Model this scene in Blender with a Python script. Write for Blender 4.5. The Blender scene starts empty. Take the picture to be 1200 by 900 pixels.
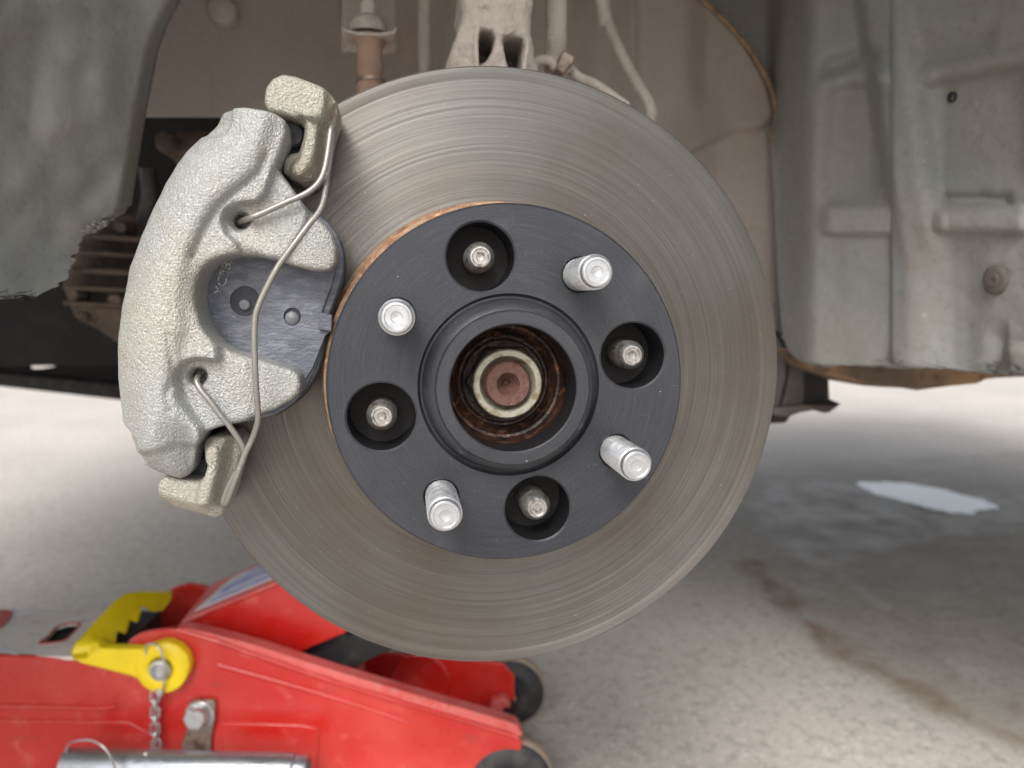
import bpy, bmesh, math, random
import numpy as np
from mathutils import Vector, Matrix, noise as mnoise

rnd = random.Random(5)
R_ = math.radians
sc = bpy.context.scene
COL = sc.collection

# ------------------------------------------------------------------ camera
PSI, TH, ROLL, FPX = 0.146, 0.1061, 0.0014, 870.0
CAM = Vector((-0.0404, -0.3183, 0.0308))
F = Vector((math.sin(PSI) * math.cos(TH), math.cos(PSI) * math.cos(TH), -math.sin(TH)))
R0 = Vector((math.cos(PSI), -math.sin(PSI), 0))
U0 = R0.cross(F)
RR = R0 * math.cos(ROLL) + U0 * math.sin(ROLL)
UU = -R0 * math.sin(ROLL) + U0 * math.cos(ROLL)
cam = bpy.data.cameras.new('camera')
cam.sensor_width = 36
cam.lens = FPX / 1200 * 36
cam.clip_start = 0.02
cam.clip_end = 3000
cam.dof.use_dof = True
cam.dof.focus_distance = 0.285
cam.dof.aperture_fstop = 9.0
cam_ob = bpy.data.objects.new('camera', cam)
COL.objects.link(cam_ob)
cam_ob.matrix_world = Matrix(((RR.x, UU.x, -F.x, CAM.x), (RR.y, UU.y, -F.y, CAM.y), (RR.z, UU.z, -F.z, CAM.z), (0, 0, 0, 1)))
sc.camera = cam_ob

# ------------------------------------------------------------------ sky, sun, exposure
SUN_EL, SUN_AZ = 44.0, 203.0          # azimuth clockwise from +Y: the sun stands behind the camera, a little to its left
w = bpy.data.worlds.new('World')
sc.world = w
w.use_nodes = True
wn = w.node_tree
wn.nodes.clear()
sky = wn.nodes.new('ShaderNodeTexSky')
sky.sky_type = 'NISHITA'
sky.sun_disc = False
sky.sun_elevation = R_(SUN_EL)
sky.sun_rotation = R_(SUN_AZ)
sky.air_density = 1.0
sky.dust_density = 5.0
sky.ozone_density = 0.6
bg = wn.nodes.new('ShaderNodeBackground')
bg.inputs['Strength'].default_value = 0.15
wo = wn.nodes.new('ShaderNodeOutputWorld')
hs = wn.nodes.new('ShaderNodeHueSaturation')
hs.inputs['Saturation'].default_value = 0.3          # overcast: the cloud takes most of the blue out
wn.links.new(sky.outputs[0], hs.inputs['Color'])
wn.links.new(hs.outputs[0], bg.inputs[0])
wn.links.new(bg.outputs[0], wo.inputs[0])
sun = bpy.data.lights.new('sun', 'SUN')
sun.energy = 1.1
sun.angle = R_(24)
sun.color = (1.0, 0.965, 0.92)
so = bpy.data.objects.new('sun', sun)
COL.objects.link(so)
sd = Vector((math.sin(R_(SUN_AZ)) * math.cos(R_(SUN_EL)), math.cos(R_(SUN_AZ)) * math.cos(R_(SUN_EL)), math.sin(R_(SUN_EL))))
so.rotation_euler = sd.to_track_quat('Z', 'Y').to_euler()
vs = sc.view_settings
vs.view_transform = 'Standard'
vs.look = 'None'
vs.exposure = 0.6
vs.gamma = 1
vs.use_curve_mapping = False
sc.cycles.max_bounces = 8
sc.cycles.diffuse_bounces = 5
sc.cycles.use_denoising = True

# ------------------------------------------------------------------ pixel -> place helpers
def ray(px, py):
    return F + RR * ((px - 600) / FPX) - UU * ((py - 450) / FPX)

def at(px, py, y):
    """point seen at (px,py) on the plane Y = y (wheel axis is Y, the disc face is Y=0)"""
    r = ray(px, py)
    return CAM + r * ((y - CAM.y) / r.y)

def atz(px, py, z):
    r = ray(px, py)
    return CAM + r * ((z - CAM.z) / r.z)

def atp(px, py, P0, n):
    r = ray(px, py)
    return CAM + r * ((P0 - CAM).dot(n) / r.dot(n))

def to_px(X, Y, Z):
    dx, dy, dz = X - CAM.x, Y - CAM.y, Z - CAM.z
    f = dx * F.x + dy * F.y + dz * F.z
    return (600 + FPX * (dx * RR.x + dy * RR.y + dz * RR.z) / f, 450 - FPX * (dx * UU.x + dy * UU.y + dz * UU.z) / f)

# ------------------------------------------------------------------ materials
def lin(c):
    return tuple(((v / 255) / 12.92 if v / 255 <= 0.04045 else ((v / 255 + 0.055) / 1.055) ** 2.4) for v in c) if max(c) > 1.0 else tuple(c)

def M(name, col, rough=0.5, metal=0.0, spots=(), bumps=(), rvar=None, spec=None, coat=0.0, aniso=None, polar=None, clearcoat_rough=0.2):
    m = bpy.data.materials.new(name)
    m.use_nodes = True
    t = m.node_tree
    t.nodes.clear()
    out = t.nodes.new('ShaderNodeOutputMaterial')
    b = t.nodes.new('ShaderNodeBsdfPrincipled')
    t.links.new(b.outputs[0], out.inputs[0])
    tc = t.nodes.new('ShaderNodeTexCoord')
    vec = tc.outputs['Object']
    def pol(k, k2):
        sx = t.nodes.new('ShaderNodeSeparateXYZ'); t.links.new(vec, sx.inputs[0])
        c1 = t.nodes.new('ShaderNodeCombineXYZ'); t.links.new(sx.outputs[0], c1.inputs[0]); t.links.new(sx.outputs[2], c1.inputs[2])
        ln = t.nodes.new('ShaderNodeVectorMath'); ln.operation = 'LENGTH'; t.links.new(c1.outputs[0], ln.inputs[0])
        a = t.nodes.new('ShaderNodeMath'); a.operation = 'MULTIPLY'; a.inputs[1].default_value = k; t.links.new(ln.outputs['Value'], a.inputs[0])
        s1 = t.nodes.new('ShaderNodeMath'); s1.operation = 'MULTIPLY'; s1.inputs[1].default_value = k2; t.links.new(sx.outputs[0], s1.inputs[0])
        s2 = t.nodes.new('ShaderNodeMath'); s2.operation = 'MULTIPLY'; s2.inputs[1].default_value = k2; t.links.new(sx.outputs[2], s2.inputs[0])
        c = t.nodes.new('ShaderNodeCombineXYZ')
        t.links.new(a.outputs[0], c.inputs[0]); t.links.new(s1.outputs[0], c.inputs[1]); t.links.new(s2.outputs[0], c.inputs[2])
        return c.outputs[0]
    def nz(scale, detail=4, rg=0.55):
        n = t.nodes.new('ShaderNodeTexNoise')
        n.inputs['Detail'].default_value = detail
        n.inputs['Roughness'].default_value = rg
        if isinstance(scale, tuple) and scale[0] == 'P':
            t.links.new(pol(scale[1], scale[2]), n.inputs['Vector']); n.inputs['Scale'].default_value = 1
        elif isinstance(scale, tuple):
            mp = t.nodes.new('ShaderNodeMapping'); mp.inputs['Scale'].default_value = scale
            t.links.new(vec, mp.inputs[0]); t.links.new(mp.outputs[0], n.inputs['Vector']); n.inputs['Scale'].default_value = 1
        else:
            t.links.new(vec, n.inputs['Vector']); n.inputs['Scale'].default_value = scale
        return n.outputs[0]
    rgb = t.nodes.new('ShaderNodeRGB'); rgb.outputs[0].default_value = (*col, 1)
    cur = rgb.outputs[0]
    for s in spots:
        scale, c2, lo, hi = s[:4]
        amt = s[4] if len(s) > 4 else 1.0
        mr = t.nodes.new('ShaderNodeMapRange')
        mr.inputs[1].default_value = lo; mr.inputs[2].default_value = hi; mr.inputs[3].default_value = 0; mr.inputs[4].default_value = amt
        t.links.new(nz(scale, s[5] if len(s) > 5 else 5), mr.inputs[0])
        mx = t.nodes.new('ShaderNodeMix'); mx.data_type = 'RGBA'
        t.links.new(mr.outputs[0], mx.inputs[0]); t.links.new(cur, mx.inputs[6]); mx.inputs[7].default_value = (*c2, 1)
        cur = mx.outputs[2]
    t.links.new(cur, b.inputs['Base Color'])
    b.inputs['Roughness'].default_value = rough
    b.inputs['Metallic'].default_value = metal
    if spec is not None:
        b.inputs['Specular IOR Level'].default_value = spec
    if coat:
        b.inputs['Coat Weight'].default_value = coat
        b.inputs['Coat Roughness'].default_value = clearcoat_rough
    if rvar:
        mr = t.nodes.new('ShaderNodeMapRange')
        mr.inputs[1].default_value = 0.35; mr.inputs[2].default_value = 0.65
        mr.inputs[3].default_value = rvar[1]; mr.inputs[4].default_value = rvar[2]
        t.links.new(nz(rvar[0]), mr.inputs[0]); t.links.new(mr.outputs[0], b.inputs['Roughness'])
    prev = None
    for scale, strength, dist in bumps:
        bp = t.nodes.new('ShaderNodeBump')
        bp.inputs['Strength'].default_value = strength
        bp.inputs['Distance'].default_value = dist
        t.links.new(nz(scale, 3), bp.inputs['Height'])
        if prev: t.links.new(prev, bp.inputs['Normal'])
        prev = bp.outputs[0]
    if prev: t.links.new(prev, b.inputs['Normal'])
    if aniso:
        b.inputs['Anisotropic'].default_value = aniso
        tg = t.nodes.new('ShaderNodeTangent'); tg.direction_type = 'RADIAL'; tg.axis = 'Y'
        t.links.new(tg.outputs[0], b.inputs['Tangent'])
        b.inputs['Anisotropic Rotation'].default_value = 0.25
    m.diffuse_color = (*col, 1)
    return m

MT = {}
MT['rotor'] = M('scored_steel', (0.185, 0.178, 0.168), 0.35, 0.88,
    spots=[(('P', 3400, 7), (0.12, 0.112, 0.103), 0.38, 0.62, 0.85, 6), (('P', 6500, 16), (0.4, 0.4, 0.395), 0.58, 0.78, 0.5, 3), (13, (0.125, 0.105, 0.085), 0.42, 0.66, 0.7),
           (('P', 260, 4), (0.21, 0.19, 0.165), 0.5, 0.7, 0.4), (900, (0.6, 0.6, 0.58), 0.72, 0.78, 0.7, 2)],
    bumps=[(('P', 2600, 20), 0.3, 0.0001), (1500, 0.2, 0.0001)], rvar=(('P', 1100, 12), 0.32, 0.5), aniso=0.6)
MT['rotor_rim'] = M('smooth_rim_steel', (0.17, 0.17, 0.17), 0.42, 0.8, spots=[(('P', 900, 20), (0.18, 0.175, 0.17), 0.4, 0.6, 0.6), (60, (0.2, 0.16, 0.12), 0.5, 0.7, 0.6)], bumps=[(('P', 1500, 30), 0.2, 0.0001)], aniso=0.5)
MT['hat_shade'] = M('painted_shade_hat', (0.014, 0.012, 0.012), 0.6, 0.1, bumps=[(500, 0.5, 0.0005)])  # hat face behind the spacer holes: their shade put into the colour
MT['bore'] = M('painted_shade_bore', (0.016, 0.016, 0.018), 0.42, 0.3, bumps=[(600, 0.2, 0.0002)])  # near-black colour stands in for shade on the spacer hole walls
MT['rust'] = M('rust_tan', (0.34, 0.225, 0.145), 0.8, 0.1, spots=[(120, (0.2, 0.09, 0.045), 0.4, 0.65), (400, (0.6, 0.38, 0.2), 0.55, 0.7, 0.7)], bumps=[(500, 0.5, 0.0006)])
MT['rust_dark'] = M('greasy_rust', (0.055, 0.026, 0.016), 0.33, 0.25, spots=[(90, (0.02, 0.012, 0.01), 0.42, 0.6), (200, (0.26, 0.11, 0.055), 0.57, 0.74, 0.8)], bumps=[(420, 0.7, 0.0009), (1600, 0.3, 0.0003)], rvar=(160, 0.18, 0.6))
MT['rust_pink'] = M('axle_rust', (0.12, 0.062, 0.05), 0.62, 0.35, spots=[(500, (0.09, 0.04, 0.03), 0.45, 0.65), (1200, (0.3, 0.18, 0.15), 0.6, 0.7, 0.6)], bumps=[(900, 0.5, 0.0004)])
MT['nut_dark'] = M('greasy_nut', (0.10, 0.08, 0.055), 0.4, 0.4, spots=[(260, (0.03, 0.022, 0.016), 0.45, 0.65)], bumps=[(700, 0.4, 0.0004)])
MT['beige'] = M('pale_passivated', (0.35, 0.33, 0.265), 0.45, 0.3, spots=[(260, (0.2, 0.15, 0.09), 0.5, 0.68), (900, (0.1, 0.07, 0.05), 0.62, 0.72)], bumps=[(700, 0.4, 0.0004)])
MT['spacer'] = M('black_anodised', (0.034, 0.037, 0.046), 0.45, 0.35,
    spots=[(9, (0.055, 0.057, 0.064), 0.45, 0.7, 0.8), (('P', 4200, 60), (0.068, 0.07, 0.077), 0.5, 0.72, 0.7, 3), (34, (0.10, 0.10, 0.105), 0.62, 0.78, 0.55),
           ((160, 160, 1500), (0.13, 0.13, 0.135), 0.68, 0.76, 0.35, 2), ((1400, 200, 260), (0.13, 0.13, 0.135), 0.69, 0.77, 0.35, 2), (1500, (0.016, 0.016, 0.02), 0.5, 0.7, 0.6), (420, (0.5, 0.5, 0.5), 0.76, 0.79, 0.8, 2)],
    bumps=[(('P', 3000, 30), 0.16, 0.00008), (1800, 0.25, 0.00012)], rvar=(38, 0.36, 0.54))
MT['zinc'] = M('bright_zinc', (0.55, 0.565, 0.585), 0.3, 0.85, spots=[(120, (0.45, 0.45, 0.44), 0.5, 0.7, 0.5), (900, (0.75, 0.76, 0.77), 0.55, 0.7, 0.4)], bumps=[(900, 0.15, 0.0002)], rvar=(300, 0.26, 0.42))
MT['zinc_tube'] = M('galvanised_tube', (0.36, 0.39, 0.43), 0.36, 0.85, spots=[(60, (0.28, 0.29, 0.3), 0.45, 0.68, 0.7), (500, (0.55, 0.58, 0.62), 0.58, 0.7, 0.6), (130, (0.2, 0.15, 0.12), 0.66, 0.78, 0.5)], bumps=[(300, 0.2, 0.0004)], rvar=(120, 0.28, 0.5))
MT['stud_old'] = M('worn_steel', (0.42, 0.4, 0.38), 0.38, 0.85, spots=[(300, (0.14, 0.11, 0.09), 0.48, 0.66, 0.8), (900, (0.75, 0.74, 0.72), 0.58, 0.7, 0.7)], bumps=[(900, 0.4, 0.0004)])
MT['cast'] = M('cast_iron_coated', (0.36, 0.372, 0.362), 0.42, 0.4,
    spots=[(14, (0.41, 0.375, 0.30), 0.46, 0.68, 0.65), (60, (0.31, 0.28, 0.225), 0.54, 0.74, 0.55), (1500, (0.72, 0.75, 0.73), 0.52, 0.68, 0.5, 2), (1300, (0.2, 0.19, 0.165), 0.56, 0.72, 0.5, 2), (35, (0.26, 0.2, 0.13), 0.6, 0.76, 0.5)],
    bumps=[(1250, 1.0, 0.0009), (2600, 0.6, 0.0003)], rvar=(900, 0.28, 0.55))
MT['cast_tan'] = M('cast_iron_tan', (0.36, 0.342, 0.295), 0.46, 0.35,
    spots=[(40, (0.3, 0.24, 0.16), 0.5, 0.7, 0.7), (1400, (0.66, 0.64, 0.57), 0.52, 0.68, 0.5, 2), (1200, (0.17, 0.14, 0.1), 0.56, 0.72, 0.5, 2)],
    bumps=[(1100, 1.0, 0.001), (2600, 0.6, 0.0003)], rvar=(800, 0.32, 0.58))
MT['wire'] = M('spring_wire', (0.27, 0.262, 0.24), 0.42, 0.6, spots=[(200, (0.28, 0.26, 0.23), 0.45, 0.65, 0.7), (900, (0.55, 0.54, 0.52), 0.6, 0.7, 0.5)], bumps=[(900, 0.3, 0.0003)])
MT['pad'] = M('slate_shim', (0.125, 0.135, 0.165), 0.6, 0.3, spots=[((150, 260, 420), (0.21, 0.22, 0.25), 0.46, 0.66, 0.8), (60, (0.07, 0.07, 0.08), 0.5, 0.7, 0.7), (700, (0.35, 0.33, 0.3), 0.68, 0.75, 0.7, 2)], bumps=[((420, 420, 900), 0.7, 0.0006), (1200, 0.4, 0.0003)])
MT['pad_dark'] = M('shim_stamp', (0.035, 0.037, 0.045), 0.55, 0.3, spots=[(300, (0.07, 0.07, 0.08), 0.5, 0.7, 0.6)], bumps=[(900, 0.3, 0.0003)])
MT['pad_pin'] = M('shim_pin', (0.16, 0.165, 0.18), 0.55, 0.35, bumps=[(900, 0.4, 0.0004)])
MT['friction'] = M('friction_lining', (0.05, 0.045, 0.042), 0.9, 0, bumps=[(700, 0.6, 0.0005)])
MT['emboss'] = M('stamped_print', (0.5, 0.48, 0.44), 0.6, 0.2, spots=[(900, (0.08, 0.08, 0.08), 0.45, 0.6)])
MT['rubber'] = M('black_rubber', (0.022, 0.022, 0.024), 0.55, 0, spots=[(80, (0.06, 0.055, 0.05), 0.5, 0.7)], bumps=[(500, 0.3, 0.0004)])
MT['liner'] = M('dusty_grey_liner', (0.235, 0.24, 0.228), 0.78, 0,
    spots=[(5, (0.23, 0.215, 0.19), 0.42, 0.64, 0.9), (9, (0.19, 0.22, 0.23), 0.5, 0.68, 0.7), (28, (0.22, 0.19, 0.155), 0.55, 0.72, 0.4), (240, (0.13, 0.125, 0.115), 0.5, 0.7, 0.35), (90, (0.4, 0.38, 0.34), 0.66, 0.76, 0.5), ((14, 14, 3), (0.16, 0.145, 0.125), 0.52, 0.7, 0.6)], bumps=[(60, 0.2, 0.002), (600, 0.3, 0.0006)])
MT['tan_panel'] = M('dusty_tan_panel', (0.30, 0.262, 0.232), 0.72, 0.05,
    spots=[(6, (0.28, 0.245, 0.215), 0.42, 0.64, 0.9), ((30, 30, 5), (0.2, 0.165, 0.14), 0.52, 0.72, 0.6), (22, (0.42, 0.34, 0.27), 0.55, 0.72, 0.5), (7, (0.42, 0.2, 0.15), 0.62, 0.75, 0.4), (260, (0.22, 0.18, 0.155), 0.5, 0.7, 0.35)], bumps=[(50, 0.2, 0.002), (600, 0.3, 0.0005)])
MT['dust'] = M('road_dust_metal', (0.45, 0.4, 0.355), 0.9, 0, spots=[(60, (0.34, 0.29, 0.25), 0.45, 0.65, 0.8), (500, (0.52, 0.48, 0.44), 0.55, 0.7, 0.6)], bumps=[(140, 0.8, 0.003), (600, 0.6, 0.0012)])
MT['dust_dark'] = M('dusty_brown_rubber', (0.12, 0.105, 0.09), 0.8, 0, spots=[(60, (0.10, 0.08, 0.065), 0.45, 0.65, 0.8)], bumps=[(300, 0.5, 0.001)])
MT['boot'] = M('tan_boot', (0.33, 0.22, 0.16), 0.8, 0, spots=[(70, (0.2, 0.14, 0.1), 0.45, 0.7, 0.8)], bumps=[(300, 0.4, 0.001)])
MT['casting'] = M('grimy_alloy', (0.13, 0.095, 0.07), 0.7, 0.1, spots=[(25, (0.05, 0.038, 0.03), 0.42, 0.62, 0.9), (120, (0.25, 0.19, 0.14), 0.55, 0.7, 0.6)], bumps=[(200, 0.6, 0.0015)])
MT['black'] = M('underbody_black', (0.012, 0.011, 0.012), 0.75, 0, spots=[(20, (0.03, 0.026, 0.024), 0.5, 0.7)], bumps=[(120, 0.4, 0.002)])
MT['bracket'] = M('dull_brown_steel', (0.06, 0.05, 0.05), 0.65, 0.2, spots=[(40, (0.1, 0.08, 0.075), 0.45, 0.65)], bumps=[(300, 0.4, 0.001)])
MT['sill'] = M('rusty_underseal', (0.12, 0.085, 0.06), 0.8, 0, spots=[(18, (0.27, 0.16, 0.085), 0.48, 0.66), (60, (0.05, 0.04, 0.035), 0.55, 0.7)], bumps=[(160, 0.6, 0.002)])
MT['seal'] = M('ochre_sealant', (0.27, 0.18, 0.105), 0.8, 0, spots=[(120, (0.16, 0.1, 0.06), 0.45, 0.62)], bumps=[(200, 0.8, 0.002)])
MT['paint_car'] = M('silver_car_paint', (0.3, 0.3, 0.3), 0.3, 0.4, coat=0.6)
MT['red'] = M('red_enamel', (0.5, 0.013, 0.009), 0.3, 0, spots=[(9, (0.62, 0.07, 0.055), 0.45, 0.7, 0.8), (60, (0.66, 0.16, 0.13), 0.6, 0.76, 0.5), (420, (0.75, 0.4, 0.36), 0.7, 0.78, 0.6, 3), ((30, 30, 90), (0.25, 0.05, 0.035), 0.6, 0.75, 0.5)], bumps=[(90, 0.1, 0.001), (900, 0.15, 0.0003)], rvar=(30, 0.24, 0.5), coat=0.5)
MT['red_dusty'] = M('red_enamel_dusty', (0.62, 0.12, 0.11), 0.55, 0, spots=[(25, (0.5, 0.03, 0.02), 0.45, 0.65, 0.8), (140, (0.56, 0.24, 0.21), 0.52, 0.7, 0.5), (260, (0.25, 0.1, 0.08), 0.64, 0.74, 0.6)], bumps=[(200, 0.3, 0.0006)])
MT['yellow'] = M('yellow_plastic', (0.88, 0.68, 0.01), 0.4, 0, spots=[(18, (0.72, 0.5, 0.012), 0.48, 0.7, 0.7), (500, (0.6, 0.4, 0.03), 0.7, 0.78, 0.6, 2)], bumps=[(300, 0.08, 0.0004)])
MT['chalk'] = M('worn_pale_plate', (0.74, 0.69, 0.63), 0.75, 0.0, spots=[(16, (0.78, 0.76, 0.75), 0.45, 0.66, 0.8), (45, (0.42, 0.27, 0.2), 0.56, 0.72, 0.7), (300, (0.3, 0.2, 0.16), 0.66, 0.76, 0.6)], bumps=[(200, 0.3, 0.0006)])
MT['sticker'] = M('white_sticker', (0.78, 0.78, 0.83), 0.5)
MT['label_w'] = M('label_white', (0.58, 0.58, 0.62), 0.5, spots=[((18, 70, 70), (0.62, 0.4, 0.38), 0.55, 0.75, 0.7), (200, (0.4, 0.38, 0.38), 0.6, 0.75, 0.5)])
MT['label_b'] = M('label_blue', (0.13, 0.17, 0.5), 0.5, spots=[((12, 90, 90), (0.55, 0.55, 0.64), 0.45, 0.68, 0.85)])
MT['tyre_dust'] = M('roller_tread_dust', (0.4, 0.31, 0.24), 0.9, 0, spots=[(70, (0.2, 0.16, 0.13), 0.5, 0.7, 0.8)], bumps=[(300, 0.6, 0.001)])
MT['steel_old'] = M('stained_steel_strap', (0.32, 0.26, 0.22), 0.5, 0.6, spots=[(90, (0.1, 0.07, 0.05), 0.46, 0.64)], bumps=[(400, 0.4, 0.0006)])

# ------------------------------------------------------------------ object helpers
ORG = {}
def _link(o, parent, org):
    COL.objects.link(o)
    if parent is not None:
        o.parent = parent
        o.location = org - ORG[parent.name]
    else:
        o.location = org
    ORG[o.name] = org
    return o

def thing(name, label, cat, org, group=None):
    o = bpy.data.objects.new(name, None)
    o.empty_display_size = 0.02
    o['label'] = label; o['category'] = cat
    if group: o['group'] = group
    return _link(o, None, Vector(org))

def tag(o, label=None, cat=None, group=None, kind=None):
    if label: o['label'] = label
    if cat: o['category'] = cat
    if group: o['group'] = group
    if kind: o['kind'] = kind
    return o

def mesh(name, V, Fc, mat, parent=None, org=None, smooth=True, angle=40, mats=None, fm=None):
    """V in world coordinates; org is the object's origin (default: the parent's)"""
    if org is None:
        org = ORG[parent.name] if parent is not None else Vector((0, 0, 0))
    org = Vector(org)
    me = bpy.data.meshes.new(name)
    V = np.asarray([tuple(v) for v in V], dtype=float) if not isinstance(V, np.ndarray) else V
    me.from_pydata((V - np.array(org)).tolist(), [], [tuple(int(i) for i in f) for f in Fc])
    for mm in (mats or [mat]): me.materials.append(MT[mm] if isinstance(mm, str) else mm)
    if fm is not None: me.polygons.foreach_set('material_index', fm)
    bm = bmesh.new(); bm.from_mesh(me)
    bmesh.ops.recalc_face_normals(bm, faces=bm.faces)
    bm.to_mesh(me); bm.free()
    if smooth:
        me.polygons.foreach_set('use_smooth', [True] * len(me.polygons))
        if angle < 180:
            me.set_sharp_from_angle(angle=R_(angle))
    o = bpy.data.objects.new(name, me)
    return _link(o, parent, org)

def bevel(o, wd, seg=2, angle=35):
    b = o.modifiers.new('bevel', 'BEVEL'); b.width = wd; b.segments = seg; b.limit_method = 'ANGLE'; b.angle_limit = R_(angle)
    return o

def bake(o):
    dg = bpy.context.evaluated_depsgraph_get()
    dg.update()
    me = bpy.data.meshes.new_from_object(o.evaluated_get(dg))
    o.modifiers.clear()
    o.data = me
    return o

def frame(n):
    n = Vector(n).normalized()
    a = Vector((0, 0, 1)) if abs(n.z) < 0.9 else Vector((1, 0, 0))
    u = a.cross(n).normalized()
    return u, n.cross(u), n

def lathe_vf(c, n, prof, seg=96, closed=False):
    u, v, n = frame(n)
    c = Vector(c); V = []; Fc = []
    for (r, h) in prof:
        for i in range(seg):
            a = 2 * math.pi * i / seg
            V.append(c + u * (r * math.cos(a)) + v * (r * math.sin(a)) + n * h)
    m = len(prof)
    for j in range(m if closed else m - 1):
        k = (j + 1) % m
        for i in range(seg):
            i2 = (i + 1) % seg
            Fc.append((j * seg + i, j * seg + i2, k * seg + i2, k * seg + i))
    if not closed:
        if prof[0][0] > 1e-6: Fc.append(tuple(range(seg - 1, -1, -1)))
        if prof[-1][0] > 1e-6: Fc.append(tuple((m - 1) * seg + i for i in range(seg)))
    return V, Fc

def lathe(name, c, n, prof, mat, parent, seg=96, closed=False, org=None, angle=40, mats=None, segmat=None):
    V, Fc = lathe_vf(c, n, prof, seg, closed)
    fm = None
    if segmat:
        fm = []
        for j in range(len(Fc)):
            k = j // seg
            fm.append(segmat[k] if k < len(segmat) else 0)
    return mesh(name, V, Fc, mat, parent, org, angle=angle, mats=mats, fm=fm)

def catmull(P, n=8, closed=False):
    P = [Vector(p) for p in P]; out = []
    N = len(P)
    for i in range(N if closed else N - 1):
        p0 = P[(i - 1) % N] if (closed or i > 0) else P[0] * 2 - P[1]
        p1 = P[i]; p2 = P[(i + 1) % N]
        p3 = P[(i + 2) % N] if (closed or i + 2 < N) else P[-1] * 2 - P[-2]
        for k in range(n):
            t = k / n
            out.append(0.5 * ((2 * p1) + (p2 - p0) * t + (2 * p0 - 5 * p1 + 4 * p2 - p3) * t * t + (3 * p1 - p0 - 3 * p2 + p3) * t ** 3))
    if not closed: out.append(P[-1])
    return out

def tube_vf(P, r, seg=14, closed=False, jitter=0.0):
    V = []; Fc = []; N = len(P)
    t0 = (P[1] - P[0]).normalized()
    u = frame(t0)[0]
    for i in range(N):
        a = P[(i + 1) % N] if (closed or i < N - 1) else P[i]
        b = P[(i - 1) % N] if (closed or i > 0) else P[i]
        t = (a - b).normalized()
        u = (u - t * u.dot(t)).normalized()
        v = t.cross(u)
        rr = r[i] if isinstance(r, (list, tuple)) else r
        rr *= 1 + jitter * rnd.uniform(-1, 1)
        for k in range(seg):
            an = 2 * math.pi * k / seg
            V.append(P[i] + u * (rr * math.cos(an)) + v * (rr * math.sin(an)))
    for i in range(N if closed else N - 1):
        j = (i + 1) % N
        for k in range(seg):
            k2 = (k + 1) % seg
            Fc.append((i * seg + k, i * seg + k2, j * seg + k2, j * seg + k))
    if not closed:
        Fc.append(tuple(range(seg - 1, -1, -1))); Fc.append(tuple((N - 1) * seg + k for k in range(seg)))
    return V, Fc

def tube(name, P, r, mat, parent, seg=14, closed=False, org=None, sm=8, jitter=0.0):
    P = catmull(P, sm, closed) if sm > 1 else [Vector(p) for p in P]
    V, Fc = tube_vf(P, r, seg, closed, jitter)
    return mesh(name, V, Fc, mat, parent, org, angle=60)

def prism(name, front, d, mat, parent, holes=(), bev=0.0, org=None, seg=2, smooth=True):
    """front: list of world points; d: extrusion vector; holes: lists of world points"""
    bm = bmesh.new()
    loops = [list(front)] + [list(h) for h in holes]
    d = Vector(d)
    nn = Vector((0, 0, 0))
    for i in range(len(front)):
        nn += Vector(front[i]).cross(Vector(front[(i + 1) % len(front)]))
    def cap(off):
        vl = []; es = []
        for L in loops:
            vs_ = [bm.verts.new(Vector(p) + off) for p in L]
            vl.append(vs_)
            for i in range(len(vs_)):
                es.append(bm.edges.new((vs_[i], vs_[(i + 1) % len(vs_)])))
        if len(loops) == 1:
            bm.faces.new(vl[0])
        else:
            bmesh.ops.triangle_fill(bm, use_beauty=True, use_dissolve=False, edges=es, normal=nn.normalized())
        return vl
    A = cap(Vector((0, 0, 0))); B = cap(d)
    for a, b in zip(A, B):
        for i in range(len(a)):
            j = (i + 1) % len(a)
            bm.faces.new((a[i], a[j], b[j], b[i]))
    bmesh.ops.recalc_face_normals(bm, faces=bm.faces)
    V = [v.co.copy() for v in bm.verts]
    bm.verts.index_update()
    Fc = [tuple(v.index for v in f.verts) for f in bm.faces]
    bm.free()
    o = mesh(name, V, Fc, mat, parent, org, smooth=smooth, angle=35)
    if bev: bevel(o, bev, seg)
    return o

def pxpoly(pts, y):
    return [at(p[0], p[1], p[2] if len(p) > 2 else y) for p in pts]

def round_poly(P, r_frac=0.3, n=3, closed=True):
    """cut the corners of a polygon with short arcs"""
    out = []
    N = len(P)
    for i in range(N):
        a, b, c = P[(i - 1) % N], P[i], P[(i + 1) % N]
        s = b + (a - b) * r_frac; e = b + (c - b) * r_frac
        for k in range(n + 1):
            t = k / n
            out.append(s * (1 - t) ** 2 + b * (2 * t * (1 - t)) + e * t * t)
    return out

def box(name, c, size, mat, parent, rot=None, bev=0.0):
    c = Vector(c); sx, sy, sz = [s / 2 for s in size]
    m = rot or Matrix.Identity(3)
    V = [c + m @ Vector((x, y, z)) for x in (-sx, sx) for y in (-sy, sy) for z in (-sz, sz)]
    Fc = [(0, 1, 3, 2), (4, 6, 7, 5), (0, 4, 5, 1), (2, 3, 7, 6), (0, 2, 6, 4), (1, 5, 7, 3)]
    o = mesh(name, V, Fc, mat, parent)
    if bev: bevel(o, bev)
    return o

# ------------------------------------------------------------------ distance-field sculpting (for castings)
def sd_poly(X, Z, P):
    P = np.asarray(P, float); N = len(P)
    d = np.full(X.shape, 1e9); s = np.ones(X.shape)
    for i in range(N):
        a = P[i]; b = P[i - 1]
        ex, ez = b[0] - a[0], b[1] - a[1]
        wx, wz = X - a[0], Z - a[1]
        t = np.clip((wx * ex + wz * ez) / (ex * ex + ez * ez + 1e-18), 0, 1)
        d = np.minimum(d, (wx - ex * t) ** 2 + (wz - ez * t) ** 2)
        c1 = Z >= a[1]; c2 = Z < b[1]; c3 = ex * wz > ez * wx
        s = np.where((c1 & c2 & c3) | (~c1 & ~c2 & ~c3), -s, s)
    return s * np.sqrt(d)

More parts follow.
